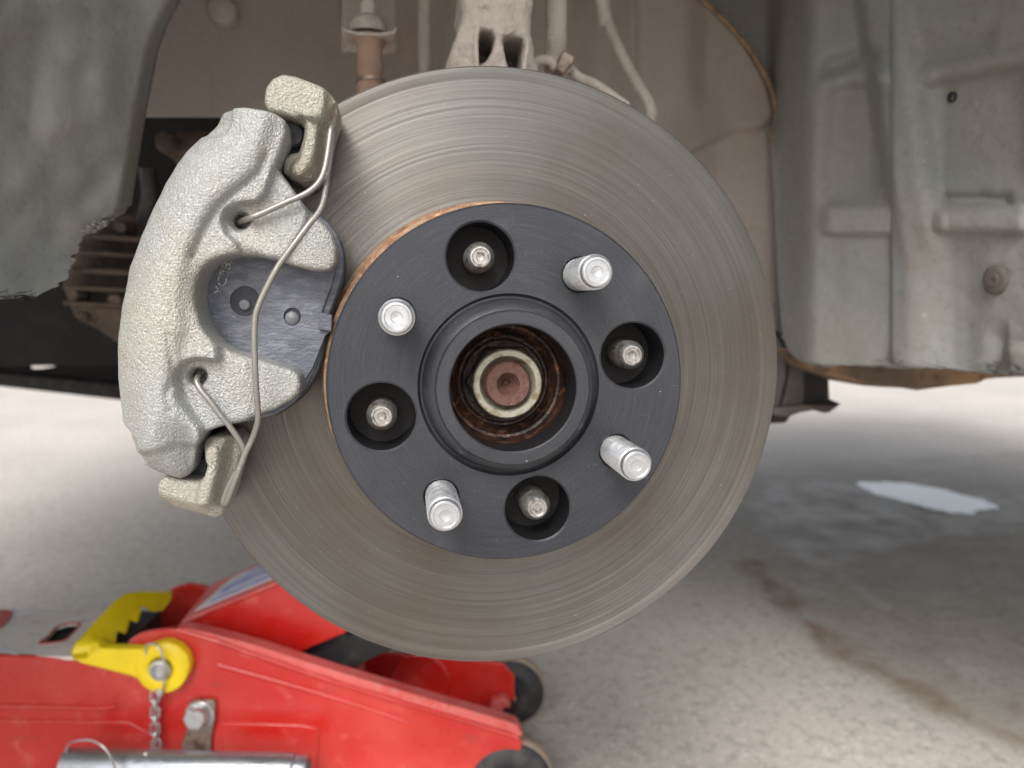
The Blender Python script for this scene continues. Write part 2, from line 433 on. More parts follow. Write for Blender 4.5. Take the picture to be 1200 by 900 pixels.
def d_line(X, Z, P):
    P = np.asarray(P, float); d = np.full(X.shape, 1e9)
    for a, b in zip(P[:-1], P[1:]):
        ex, ez = b - a
        wx, wz = X - a[0], Z - a[1]
        t = np.clip((wx * ex + wz * ez) / (ex * ex + ez * ez + 1e-18), 0, 1)
        d = np.minimum(d, np.hypot(wx - ex * t, wz - ez * t))
    return d

def smax(a, b, k):
    h = np.maximum(k - np.abs(a - b), 0) / k
    return np.maximum(a, b) + h * h * k * 0.25

def smin(a, b, k): return -smax(-a, -b, k)
def sstep(x, a, b):
    t = np.clip((x - a) / (b - a), 0, 1); return t * t * (3 - 2 * t)

def vnoise(X, Z, scale, seed=0):
    """cheap smooth value noise on arrays"""
    r = np.random.RandomState(seed); T = r.rand(64, 64)
    x = X * scale; z = Z * scale
    xi = np.floor(x).astype(int); zi = np.floor(z).astype(int)
    fx = x - xi; fz = z - zi
    fx = fx * fx * (3 - 2 * fx); fz = fz * fz * (3 - 2 * fz)
    g = lambda i, j: T[i % 64, j % 64]
    return (g(xi, zi) * (1 - fx) + g(xi + 1, zi) * fx) * (1 - fz) + (g(xi, zi + 1) * (1 - fx) + g(xi + 1, zi + 1) * fx) * fz - 0.5

def nets(S, o, step):
    """surface nets: scalar grid (negative inside) -> verts, quads"""
    ins = S < 0
    nx, ny, nz_ = S.shape
    cs = np.zeros((nx - 1, ny - 1, nz_ - 1), np.uint8)
    for i in (0, 1):
        for j in (0, 1):
            for k in (0, 1):
                cs += ins[i:nx - 1 + i, j:ny - 1 + j, k:nz_ - 1 + k]
    act = (cs > 0) & (cs < 8)
    idx = np.argwhere(act)
    num = np.full(act.shape, -1, np.int64); num[act] = np.arange(len(idx))
    acc = np.zeros((len(idx), 3)); cnt = np.zeros(len(idx))
    corners = [(i, j, k) for i in (0, 1) for j in (0, 1) for k in (0, 1)]
    for a in corners:
        for ax in range(3):
            if a[ax] == 1: continue
            b = list(a); b[ax] = 1
            va = S[idx[:, 0] + a[0], idx[:, 1] + a[1], idx[:, 2] + a[2]]
            vb = S[idx[:, 0] + b[0], idx[:, 1] + b[1], idx[:, 2] + b[2]]
            cr = (va < 0) != (vb < 0)
            t = np.where(cr, va / (va - vb + 1e-30), 0)
            p = np.tile(np.array(a, float), (len(idx), 1)); p[:, ax] += t
            acc[cr] += p[cr]; cnt[cr] += 1
    V = (idx + acc / cnt[:, None]) * step + np.array(o)
    Q = []
    for ax in range(3):
        sl0 = [slice(None)] * 3; sl1 = [slice(None)] * 3
        sl0[ax] = slice(0, -1); sl1[ax] = slice(1, None)
        cr = ins[tuple(sl0)] != ins[tuple(sl1)]
        e = np.argwhere(cr)
        b, c = [q for q in range(3) if q != ax]
        ok = (e[:, b] > 0) & (e[:, c] > 0) & (e[:, b] < S.shape[b] - 1) & (e[:, c] < S.shape[c] - 1)
        e = e[ok]
        def cell(db, dc):
            q = e.copy(); q[:, b] += db; q[:, c] += dc
            return num[q[:, 0], q[:, 1], q[:, 2]]
        q = np.stack([cell(-1, -1), cell(0, -1), cell(0, 0), cell(-1, 0)], 1)
        Q.append(q)
    return V, np.concatenate(Q)

def sculpt(name, fn, lo, hi, step, mat, parent, org=None, relax=1):
    lo = np.array(lo); hi = np.array(hi)
    n = np.ceil((hi - lo) / step).astype(int) + 1
    xs = lo[0] + np.arange(n[0]) * step; ys = lo[1] + np.arange(n[1]) * step; zs = lo[2] + np.arange(n[2]) * step
    X2, Z2 = np.meshgrid(xs, zs, indexing='ij')
    S = fn(X2, Z2, ys)                              # returns array (nx, ny, nz)
    V, Q = nets(S, lo, step)
    me = bpy.data.meshes.new(name)
    if org is None: org = ORG[parent.name] if parent is not None else Vector((0, 0, 0))
    org = Vector(org)
    V = V - np.array(org)
    me.vertices.add(len(V)); me.vertices.foreach_set('co', V.ravel())
    me.loops.add(len(Q) * 4); me.loops.foreach_set('vertex_index', Q.ravel())
    me.polygons.add(len(Q))
    me.polygons.foreach_set('loop_start', np.arange(len(Q)) * 4)
    me.update(calc_edges=True); me.validate()
    bm = bmesh.new(); bm.from_mesh(me)
    bmesh.ops.recalc_face_normals(bm, faces=bm.faces)
    for _ in range(relax):
        bmesh.ops.smooth_vert(bm, verts=bm.verts, factor=0.5, use_axis_x=True, use_axis_y=True, use_axis_z=True)
    bm.to_mesh(me); bm.free()
    me.polygons.foreach_set('use_smooth', [True] * len(me.polygons))
    me.materials.append(MT[mat])
    o = bpy.data.objects.new(name, me)
    return _link(o, parent, org)

def xz(pts, h):
    return [(at(p[0], p[1], -h).x, at(p[0], p[1], -h).z) for p in pts]

# ================================================================== ground
GZ = -0.418
def ground():
    m = bpy.data.materials.new('concrete')
    m.use_nodes = True
    t = m.node_tree; b = t.nodes['Principled BSDF']
    tc = t.nodes.new('ShaderNodeTexCoord')
    def N(scale, det=6, rg=0.6):
        n = t.nodes.new('ShaderNodeTexNoise'); n.inputs['Scale'].default_value = scale; n.inputs['Detail'].default_value = det; n.inputs['Roughness'].default_value = rg
        t.links.new(tc.outputs['Object'], n.inputs['Vector']); return n.outputs[0]
    def MR(x, lo, hi, a=0., c=1.):
        r = t.nodes.new('ShaderNodeMapRange'); r.inputs[1].default_value = lo; r.inputs[2].default_value = hi; r.inputs[3].default_value = a; r.inputs[4].default_value = c
        t.links.new(x, r.inputs[0]); return r.outputs[0]
    def MX(f, a, c):
        x = t.nodes.new('ShaderNodeMix'); x.data_type = 'RGBA'; t.links.new(f, x.inputs[0])
        if isinstance(a, tuple): x.inputs[6].default_value = (*a, 1)
        else: t.links.new(a, x.inputs[6])
        if isinstance(c, tuple): x.inputs[7].default_value = (*c, 1)
        else: t.links.new(c, x.inputs[7])
        return x.outputs[2]
    def MUL(a, c):
        x = t.nodes.new('ShaderNodeMath'); x.operation = 'MULTIPLY'; t.links.new(a, x.inputs[0])
        if isinstance(c, float): x.inputs[1].default_value = c
        else: t.links.new(c, x.inputs[1])
        return x.outputs[0]
    cur = MX(MR(N(3.0), 0.35, 0.65), (0.56, 0.52, 0.47), (0.49, 0.455, 0.415))
    cur = MX(MR(N(60, 3), 0.5, 0.68, 0, 0.6), cur, (0.30, 0.27, 0.24))
    cur = MX(MR(N(110, 3), 0.56, 0.7, 0, 0.8), cur, (0.68, 0.66, 0.63))
    cur = MX(MR(N(260, 2), 0.62, 0.72, 0, 0.8), cur, (0.14, 0.12, 0.11))
    at_ = t.nodes.new('ShaderNodeAttribute'); at_.attribute_name = 'stain'
    sx = t.nodes.new('ShaderNodeSeparateColor'); t.links.new(at_.outputs['Color'], sx.inputs[0])
    damp, brown, pale = sx.outputs[0], sx.outputs[1], sx.outputs[2]
    cur = MX(MUL(MR(N(14), 0.3, 0.62, 0.35, 1.0), damp), cur, (0.27, 0.235, 0.195))
    cur = MX(MUL(MR(N(24), 0.35, 0.6, 0.3, 1.0), brown), cur, (0.27, 0.2, 0.145))
    cur = MX(MUL(MR(N(40), 0.42, 0.58, 0.0, 0.9), pale), cur, (0.55, 0.54, 0.52))
    t.links.new(cur, b.inputs['Base Color'])
    rr = t.nodes.new('ShaderNodeMapRange'); rr.inputs[3].default_value = 0.9; rr.inputs[4].default_value = 0.42
    t.links.new(MUL(damp, MR(N(18), 0.3, 0.6, 0.5, 1.0)), rr.inputs[0]); t.links.new(rr.outputs[0], b.inputs['Roughness'])
    bp = t.nodes.new('ShaderNodeBump'); bp.inputs['Strength'].default_value = 0.5; bp.inputs['Distance'].default_value = 0.002
    t.links.new(N(140, 4), bp.inputs['Height']); t.links.new(bp.outputs[0], b.inputs['Normal'])
    MT['concrete'] = m
    # one sheet: fine grid near the car, coarse ring to the horizon
    xs = np.concatenate([[-900, -200, -50, -12, -4], np.linspace(-1.5, 2.5, 321), [5, 12, 50, 200, 900]])
    ys = np.concatenate([[-900, -200, -50, -12, -4], np.linspace(-1.2, 3.0, 321), [5, 12, 50, 200, 900]])
    X, Y = np.meshgrid(xs, ys, indexing='ij')
    Z = np.full(X.shape, GZ) + 0.0012 * vnoise(X, Y, 9, 3) * ((np.abs(X) < 2) & (np.abs(Y) < 3))
    nx, ny = X.shape
    V = np.stack([X, Y, Z], -1).reshape(-1, 3)
    I = np.arange(nx * ny).reshape(nx, ny)
    Q = np.stack([I[:-1, :-1], I[1:, :-1], I[1:, 1:], I[:-1, 1:]], -1).reshape(-1, 4)
    me = bpy.data.meshes.new('ground'); me.from_pydata(V.tolist(), [], Q.tolist())
    me.materials.append(m)
    me.polygons.foreach_set('use_smooth', [True] * len(me.polygons))
    def gp(pts): return [(atz(a, b_, GZ).x, atz(a, b_, GZ).y) for a, b_ in pts]
    wob = 0.03 * vnoise(X, Y, 14, 5) + 0.014 * vnoise(X, Y, 40, 6) + 0.008 * vnoise(X, Y, 90, 7)
    dampP = gp([(700, 560), (860, 610), (890, 665), (930, 715), (985, 775), (1050, 825), (1130, 862), (1290, 905), (1500, 800), (1500, 560), (1250, 525), (980, 540), (820, 545)])
    s = sd_poly(X, Y, dampP) + wob
    damp_ = sstep(-s, -0.01, 0.04) * 0.5
    core = sd_poly(X, Y, gp([(850, 598), (905, 650), (960, 690), (1010, 672), (1090, 640), (1220, 628), (1340, 590), (1100, 570), (900, 560)])) + wob
    damp_ = np.clip(damp_ + sstep(-core, -0.01, 0.05) * 0.5, 0, 1)
    brown_ = np.exp(-(d_line(X, Y, gp([(880, 660), (935, 722), (1000, 770), (1060, 800), (1120, 838), (1200, 872), (1300, 900)])) + wob * 0.8) ** 2 / 0.018 ** 2) * 1.0
    brown_ += np.exp(-(d_line(X, Y, gp([(1050, 720), (1110, 790), (1170, 820), (1240, 850)])) + wob) ** 2 / 0.012 ** 2) * 0.6
    pale_ = np.zeros(X.shape)
    for pts, wd in ((((915, 678), (935, 690), (962, 697)), 0.008), (((975, 668), (1005, 690), (1040, 712)), 0.012), (((1105, 560), (1020, 575)), 0.02), (((1140, 690), (1190, 705)), 0.01), (((1120, 770), (1165, 800)), 0.012)):
        pale_ += np.exp(-(d_line(X, Y, gp(pts)) + wob * 0.35) ** 2 / wd ** 2)
    at2 = me.attributes.new('stain', 'FLOAT_COLOR', 'POINT')
    cc = np.stack([damp_, np.clip(brown_, 0, 1), np.clip(pale_, 0, 1), np.ones(X.shape)], -1).reshape(-1)
    at2.data.foreach_set('color', cc)
    o = bpy.data.objects.new('ground', me)
    COL.objects.link(o); o['kind'] = 'structure'; o['label'] = 'pale concrete ground with a damp brown stain'
    # puddle
    def pool(pts, amp):
        P = catmull([atz(*p, GZ + 0.0016) for p in pts], 7, True)
        return [p + Vector((amp * 0.5 * mnoise.noise(p * 90) + amp * 0.25 * mnoise.noise(p * 260), amp * mnoise.noise(p * 90 + Vector((3, 1, 2))) + amp * 0.6 * mnoise.noise(p * 240), 0)) for p in P]
    main = pool(((1003, 567), (1018, 565), (1040, 565), (1062, 566), (1085, 570), (1108, 574), (1132, 581), (1152, 586), (1170, 595), (1150, 598), (1140, 602), (1118, 601), (1096, 597), (1078, 592), (1060, 588), (1042, 583), (1028, 580), (1014, 573)), 0.013)
    small = []
    mw = bpy.data.materials.new('water'); mw.use_nodes = True
    bb = mw.node_tree.nodes['Principled BSDF']; bb.inputs['Base Color'].default_value = (0.10, 0.09, 0.08, 1); bb.inputs['Roughness'].default_value = 0.2; bb.inputs['IOR'].default_value = 1.33; bb.inputs['Coat Weight'].default_value = 1.0; bb.inputs['Coat Roughness'].default_value = 0.03
    MT['water'] = mw
    nt = mw.node_tree; tcw = nt.nodes.new('ShaderNodeTexCoord'); nw = nt.nodes.new('ShaderNodeTexNoise'); bw = nt.nodes.new('ShaderNodeBump')
    nw.inputs['Scale'].default_value = 60; bw.inputs['Strength'].default_value = 0.5; bw.inputs['Distance'].default_value = 0.004
    nt.links.new(tcw.outputs['Object'], nw.inputs['Vector']); nt.links.new(nw.outputs[0], bw.inputs['Height']); nt.links.new(bw.outputs[0], bb.inputs['Normal'])
    V = []; Fc = []
    for P in [main] + small:
        b0 = len(V); n_ = len(P)
        V += P + [p + Vector((0, 0, -0.004)) for p in P]
        Fc.append(tuple(b0 + i for i in range(n_)))
        Fc += [(b0 + i, b0 + (i + 1) % n_, b0 + n_ + (i + 1) % n_, b0 + n_ + i) for i in range(n_)]
    pu = mesh('puddle', V, Fc, 'water', None, angle=35)
    tag(pu, 'small bright puddle on the concrete under the car', kind='structure')
ground()

# ================================================================== car (everything sprung and bolted to the body)
car = thing('car', 'dusty grey car on the jack, seen into its open wheel arch', 'car', (0.0, 0.3, 0.3))

def grid_panel(name, PX, PY, yfun, mat, thick=0.003, parent=car):
    """PX, PY: 2D arrays of image positions; yfun gives the depth of the pressed sheet there"""
    n, m = PX.shape
    V = []
    YY = yfun(PX, PY)
    for i in range(n):
        for j in range(m):
            V.append(at(PX[i, j], PY[i, j], YY[i, j]))
    I = np.arange(n * m).reshape(n, m)
    Q = np.stack([I[:-1, :-1], I[1:, :-1], I[1:, 1:], I[:-1, 1:]], -1).reshape(-1, 4)
    o = mesh(name, V, Q.tolist(), mat, parent, angle=180)
    s = o.modifiers.new('thick', 'SOLIDIFY'); s.thickness = thick; s.offset = 0
    return o

def sbox(x, y, x0, x1, y0, y1, e=6.0):
    return sstep(x, x0 - e, x0 + e) * (1 - sstep(x, x1 - e, x1 + e)) * sstep(y, y0 - e, y0 + e) * (1 - sstep(y, y1 - e, y1 + e))

# --- right: moulded wheel arch liner
def liner_y(x, y):
    base = 0.30 - 0.27 * sstep(x, 780, 1500) - 0.05 * sstep(x, 900, 960)
    xr = 1024 + 0.16 * np.clip(y, -200, 300) + 4       # centre of the upright rib
    rib = sstep(x, xr - 30, xr - 8) * (1 - sstep(x, xr + 12, xr + 46))
    relief = -0.008 * rib * (1 - sstep(y, 240, 330) * 0.6)
    relief += 0.007 * sbox(x, y, 975 - 0.05 * (y - 60), 1032, 82, 236, 13)
    relief -= 0.0075 * sbox(x, y - 0.25 * np.maximum(1000 - x, 0), 966, 1040, 84, 98, 9)
    relief += 0.006 * sbox(x, y - 0.3 * np.maximum(1010 - x, 0), 964, 1030, 56, 74, 9)
    relief -= 0.0055 * sstep(x, 956, 976) * (1 - sstep(x, 1042, 1050)) * sstep(y, 236, 252) * (1 - sstep(y, 270, 276))
    relief += 0.007 * sbox(x, y - 0.1 * (1120 - x), 1092, 1215, 84, 226, 20)
    relief -= 0.009 * sbox(x, y + 0.2 * (x - 1090), 1080, 1225, 84, 94, 12)
    relief += 0.004 * sbox(x, y + 0.2 * (x - 1090), 1074, 1165, 44, 70, 14)
    relief += 0.006 * sbox(x, y, 1105, 1188, 226, 244, 7)
    relief -= 0.0075 * sstep(x, 1090, 1108) * (1 - sstep(x, 1196, 1210)) * sstep(y, 238, 256) * (1 - sstep(y, 266, 274))
    relief -= 0.0065 * sstep(x, 1045, 1049) * sstep(y, 230, 300) + 0.003 * sstep(x, 1045, 1050) * (1 - sstep(y, 230, 300))
    relief += 0.004 * sbox(x, y, 1085, 1150, 290, 440, 18)
    relief += 0.006 * sstep(x, 1150, 1180) * sstep(y, 370, 400) * (1 - sstep(x, 1182, 1186))
    relief -= 0.010 * sbox(x, y, 1183, 1290, 408, 480, 6)
    relief += 0.03 * (1 - sstep(x, 895, 925)) * (1 - sstep(y, 130, 185))
    relief += 0.0025 * vnoise(x, y, 1 / 60, 9) + 0.0008 * vnoise(x, y, 1 / 16, 19)
    return base + relief
LL_y = np.array([-300, 0, 60, 110, 150, 170, 250, 330, 385, 402, 413, 420, 425, 428, 440])
LL_x = np.array([760, 800, 830, 862, 893, 904, 909, 913, 918, 922, 928, 936, 945, 966, 1050])
u = np.linspace(0, 1, 260) ** 1.0
v = np.linspace(0, 1, 200)
Ug, Vg = np.meshgrid(u, v, indexing='ij')
px0 = 900 + 560 * Ug
Bt = np.interp(px0, [900, 990, 1044, 1050, 1200, 1460], [428, 429, 432, 435, 439, 442])
PYg = -230 + (Bt + 230) * Vg
Lx = np.interp(PYg, LL_y, LL_x)
PXg = Lx + (1460 - Lx) * Ug
liner_r = grid_panel('wheel_arch_liner', PXg, PYg, liner_y, 'liner', 0.004)
liner_r['label'] = 'grey moulded liner with ribs and pockets'
# screw with washer and hole in the liner
c = at(1165, 328, float(liner_y(np.array(1165.), np.array(328.))) - 0.004)
def liner_n(x, y, e=5.0):
    g = lambda a, b: at(a, b, float(liner_y(np.array(float(a)), np.array(float(b)))))
    n = (g(x + e, y) - g(x - e, y)).cross(g(x, y + e) - g(x, y - e)).normalized()
    return n if n.dot(CAM - g(x, y)) > 0 else -n
nv = liner_n(1165, 328, 20)
lathe('liner_clip', c, nv, [(0.0, 0.0002), (0.0010, 0.0002), (0.0012, 0.0014), (0.0038, 0.0015), (0.0042, 0.0009), (0.0078, 0.0008), (0.009, -0.0002), (0.0092, -0.001)], 'dust_dark', car, 32)
nv = liner_n(1115, 114)
c = at(1115, 114, float(liner_y(np.array(1115.), np.array(114.))) - 0.003)
lathe('grommet', c, nv, [(0.0, -0.001), (0.0016, -0.001), (0.002, 0.0006), (0.0034, 0.0002), (0.0036, -0.002)], 'rubber', car, 20)

# --- inner wheelhouse sheet (tan)
TR_y = [-300, 0, 20, 50, 75, 100, 130, 150, 200, 260, 330, 395]
TR_x = [690, 822, 845, 872, 889, 902, 909, 910, 908, 909, 912, 916]
def tan_y(x, y):
    b = 0.285 + 0.0 * x
    b = b + 0.010 * vnoise(x, y, 1 / 110, 2)
    crease = np.interp(x, [700, 780, 830, 860, 890, 930], [205, 188, 168, 153, 150, 120])
    b = b + 0.010 * sstep(y, crease - 5, crease + 5) * sstep(x, 700, 760)
    b = b + 0.02 * (1 - sstep(x, 640, 720)) * sstep(x, 300, 420)
    b = b - 0.006 * sstep(x, 742, 752) * (1 - sstep(x, 800, 830)) * (1 - sstep(y, 100, 160))
    b = b + 0.004 * sbox(x, y, 860, 915, 268, 360, 5)
    b = b - 0.05 * (1 - sstep(x, 120, 330))
    R = np.interp(y, TR_y, TR_x)
    b = b + 0.012 * sstep(x, R - 7, R)
    return b
v = np.linspace(0, 1, 150); u = np.linspace(0, 1, 300)
Ug, Vg = np.meshgrid(u, v, indexing='ij')
px0 = 150 + 760 * Ug
Bt = np.interp(px0, [150, 425, 440, 916], [137, 138, 395, 395])
PYg = -230 + (Bt + 230) * Vg
PXg = 150 + (np.interp(PYg, TR_y, TR_x) - 150) * Ug
tp = grid_panel('inner_arch_panel', PXg, PYg, tan_y, 'tan_panel', 0.003)
tp['label'] = 'brown dusty inner sheet metal'
edge = [at(x, y, 0.283) for x, y in zip(TR_x[1:8], TR_y[1:8])]
tube('sealant_bead', edge, 0.0021, 'seal', car, 10, sm=10, jitter=0.25)
tube('sealant_bead', [at(906, 178, 0.283), at(903, 165, 0.283), at(907, 152, 0.283)], 0.0022, 'seal', car, 10, jitter=0.25)
# plug in the panel, upper left
lathe('panel_plug', at(260, 11, 0.262), (0, -1, 0), [(0, 0.004), (0.007, 0.0038), (0.0095, 0.002), (0.0105, 0), (0.0105, -0.01)], 'tan_panel', car, 32)

# --- left: grey liner with ragged lower edge
RL_y = np.array([-300, 0, 30, 60, 100, 137, 200, 238, 247, 256, 266, 275, 285, 300, 325, 338, 346, 352])
RL_x = np.array([260, 207, 191, 181, 173, 166, 156, 150, 146, 128, 118, 100, 90, 83, 77, 62, 40, -25])
def left_y(x, y):
    R = np.interp(y, RL_y, RL_x)
    b = -0.02 + 0.15 * sstep(x, -250, 330) + 0.035 * sstep(x, R - 16, R + 1) * (1 - sstep(y, 238, 262))
    b = b + 0.012 * vnoise(x, y, 1 / 120, 12) + 0.003 * vnoise(x, y, 1 / 30, 13)
    return b - 0.006 * sbox(x, y, 60, 140, -300, 170, 30)
u = np.linspace(0, 1, 140); v = np.linspace(0, 1, 260)
Ug, Vg = np.meshgrid(u, v, indexing='ij')
PYg = -230 + 580 * Vg
Rg = np.interp(PYg, RL_y, RL_x)
rag = (vnoise(PYg, PYg * 0, 0.22, 4) * 9 + vnoise(PYg, PYg * 0, 0.7, 8) * 5) * sstep(PYg, 238, 250)
PXg = -260 + (Rg + rag + 260) * Ug
PYg = PYg + (vnoise(PXg, PXg * 0, 0.12, 14) * 7 + vnoise(PXg, PXg * 0, 0.5, 15) * 3) * sstep(PYg, 330, 350)
ll = grid_panel('front_arch_liner', PXg, PYg, left_y, 'liner', 0.004)
ll['label'] = 'plain grey liner with ragged lower edge'
# crumbs of mud on the ragged edge
V = []; Fc = []
for k in range(60):
    yy = rnd.uniform(243, 272); xx = np.interp(yy, RL_y, RL_x) + rnd.uniform(-14, 3)
    p = at(xx, yy, float(left_y(np.array(float(xx)), np.array(float(yy)))) - 0.003)
    r = rnd.uniform(0.0005, 0.0016)
    b0 = len(V)
    for d in ((1, 0, 0), (-1, 0, 0), (0, 1, 0), (0, -1, 0), (0, 0, 1), (0, 0, -1)):
        V.append(p + Vector(d) * r * rnd.uniform(0.7, 1.3))
    for f in ((0, 2, 4), (2, 1, 4), (1, 3, 4), (3, 0, 4), (2, 0, 5), (1, 2, 5), (3, 1, 5), (0, 3, 5)): Fc.append(tuple(b0 + i for i in f))
tag(mesh('mud_crumbs', V, Fc, 'liner', car), kind='stuff')

# --- roof of the arch, outer fender skin, underbody
def arch_sheet():
    V = []; Fc = []; n = 40
    for i in range(n + 1):
        a = math.pi * (0.02 + 0.96 * i / n)
        for (y, k) in ((0.34, 1.0), (0.02, 1.0), (-0.10, 1.0), (-0.115, 0.98)):
            V.append(Vector((0.0 + 0.44 * k * math.cos(a) * 1.05, y, -0.02 + 0.42 * k * math.sin(a))))
    for i in range(n):
        for j in range(3):
            Fc.append((i * 4 + j, i * 4 + j + 1, (i + 1) * 4 + j + 1, (i + 1) * 4 + j))
    return V, Fc
V, Fc = arch_sheet()
V = [v for v in V]
# keep only the upper part of the arch roof, the liners above make the sides
keep = [f for f in Fc if min(V[i].z for i in f) > 0.30]
used = sorted({i for f in keep for i in f}); rm = {q: k for k, q in enumerate(used)}
V = [V[q] for q in used]; keep = [tuple(rm[q] for q in f) for f in keep]
o = mesh('arch_roof', V, keep, 'liner', car, angle=180)
s = o.modifiers.new('thick', 'SOLIDIFY'); s.thickness = 0.004
def fender():
    ring = []
    for i in range(41):
        a = math.pi * (0.0 + i / 40)
        ring.append(Vector((0.41 * math.cos(a), -0.118, -0.02 + 0.375 * math.sin(a))))
    y = -0.118
    return [Vector(p) for p in ((0.43, y, -0.01), (1.75, y, -0.01), (1.75, y, 0.6), (-1.15, y, 0.6), (-1.15, y, -0.12), (-0.45, y, -0.12))] + ring[::-1]
prism('fender', fender(), (0, 0.004, 0), 'paint_car', car)
box('body_shell', (0.3, 0.74, 0.525), (2.9, 1.70, 0.15), 'paint_car', car, bev=0.02)
box('floor_pan', (1.15, 0.95, 0.06), (1.1, 1.2, 0.16), 'black', car)
box('far_side_panel', (0.475, 1.56, 0.24), (2.45, 0.03, 0.46), 'black', car)

# black undertray at the left with its slot
tray = [at(x, y, 0.9) for x, y in ((-260, 200), (420, 200), (420, 500), (330, 490), (140, 468), (0, 452), (-260, 424))]
slot = [at(x, y, 0.9) for x, y in ((27, 424), (31, 420), (45, 420), (60, 422), (71, 427), (60, 430), (42, 433), (30, 433))]
prism('undertray', tray, (0, 0.02, 0), 'black', car, holes=[slot])
prism('tray_edge', [at(x, y, 0.888) for x, y in ((-260, 408), (0, 436), (140, 450), (420, 484), (420, 500), (330, 490), (140, 469), (0, 453), (-260, 425))], (0, 0.011, 0), 'rubber', car, bev=0.003)
box('dark_void_backing', (-0.35, 0.75, 0.2), (1.0, 0.02, 0.5), 'black', car)  # black sheet added as backing so the engine bay void reads dark

# rusty sill and dark subframe bracket at the right
sill = [(935, 410), (1045, 415), (1200, 420), (1500, 425), (1500, 432), (1200, 442), (1175, 443), (1157, 445), (1147, 450), (1115, 453), (1090, 456), (1077, 458), (1063, 455), (1035, 454), (1010, 452), (1000, 447), (985, 443), (972, 440), (950, 430)]
prism('sill', pxpoly(sill, 0.235), (0, 0.10, 0), 'sill', car, bev=0.003)
brk = [(890, 380), (912, 388), (925, 404), (948, 416), (971, 420), (972, 441), (973, 468), (988, 474), (979, 477), (974, 484), (966, 484), (955, 481), (938, 484), (927, 488), (922, 496), (900, 497), (880, 497), (880, 380)]
prism('subframe_bracket', pxpoly(brk, 0.285), (0, 0.05, 0), 'black', car, bev=0.002)
prism('bracket_web', pxpoly([(880, 388), (911, 390), (925, 408), (924, 440), (916, 474), (910, 480), (880, 480)], 0.270), (0, 0.012, 0), 'bracket', car, bev=0.004)
prism('bracket_web', pxpoly([(926, 412), (944, 420), (943, 474), (924, 478), (915, 480), (924, 445)], 0.276), (0, 0.007, 0), 'bracket', car, bev=0.002)
prism('bracket_flange', pxpoly([(905, 478), (940, 474), (975, 474), (986, 474), (976, 482), (955, 480), (935, 484), (924, 489), (905, 487)], 0.27), (0, 0.02, 0), 'bracket', car, bev=0.002)

# ---- engine bay castings seen at the left
gear = thing('gearbox', 'grimy ribbed gearbox casting in the dark gap behind the caliper', 'gearbox', at(120, 330, 0.5))
g0 = [(78, 352), (70, 330), (84, 300), (90, 278), (102, 260), (118, 250), (150, 250), (215, 256), (260, 300), (260, 420), (205, 412), (170, 408), (136, 402), (120, 388), (100, 376)]
prism('housing', pxpoly(g0, 0.46), (0, 0.16, 0), 'casting', gear, bev=0.006, seg=3)
for y0, x0, x1, t_ in ((272, 96, 215, 7), (292, 92, 220, 6), (312, 84, 225, 7), (333, 74, 230, 6), (352, 74, 230, 5)):
    prism('rib', pxpoly([(x0, y0), (x1, y0 + 8), (x1, y0 + 8 + t_), (x0 - 2, y0 + t_)], 0.435), (0, 0.03, 0), 'casting', gear, bev=0.002)
for x, y, r in ((92, 345, 0.006), (140, 352, 0.007), (147, 268, 0.006), (105, 372, 0.005), (150, 385, 0.007)):
    lathe('bolt', at(x, y, 0.45), (0, -1, 0), [(0, 0.014), (r * 0.8, 0.014), (r, 0.012), (r, 0.0), (r * 1.3, -0.001), (r * 1.3, -0.02)], 'casting', gear, 6, angle=30)
prism('mounting_foot', pxpoly([(78, 352), (136, 358), (230, 362), (230, 420), (135, 401), (112, 385), (86, 372)], 0.44), (0, 0.03, 0), 'casting', gear, bev=0.004)
def blob(X, Z, ys):
    P = xz([(193, 160), (205, 148), (240, 150), (290, 150), (290, 260), (215, 262), (205, 230), (207, 200), (197, 182)], -0.42)
    s2 = sd_poly(X, Z, P)[:, None, :] + 0.004 * vnoise(X, Z, 60, 3)[:, None, :]
    h = np.abs(ys - 0.45)[None, :, None] - 0.03
    return smax(s2, h, 0.02)
pa = at(180, 275, 0.42); pb = at(305, 130, 0.42)
sculpt('breather_cover', blob, (pa.x, 0.40, pa.z), (pb.x, 0.50, pb.z), 0.0022, 'casting', gear)
tube('hose_stub', [at(172, 195, 0.44), at(176, 230, 0.45), at(168, 262, 0.46)], 0.008, 'rubber', gear)
MT['knob'] = MT['boot']
lathe('cap', at(197, 168, 0.418), (-0.3, -1, 0.2), [(0, 0.01), (0.007, 0.009), (0.0095, 0.004), (0.0095, -0.02)], 'casting', gear, 24)

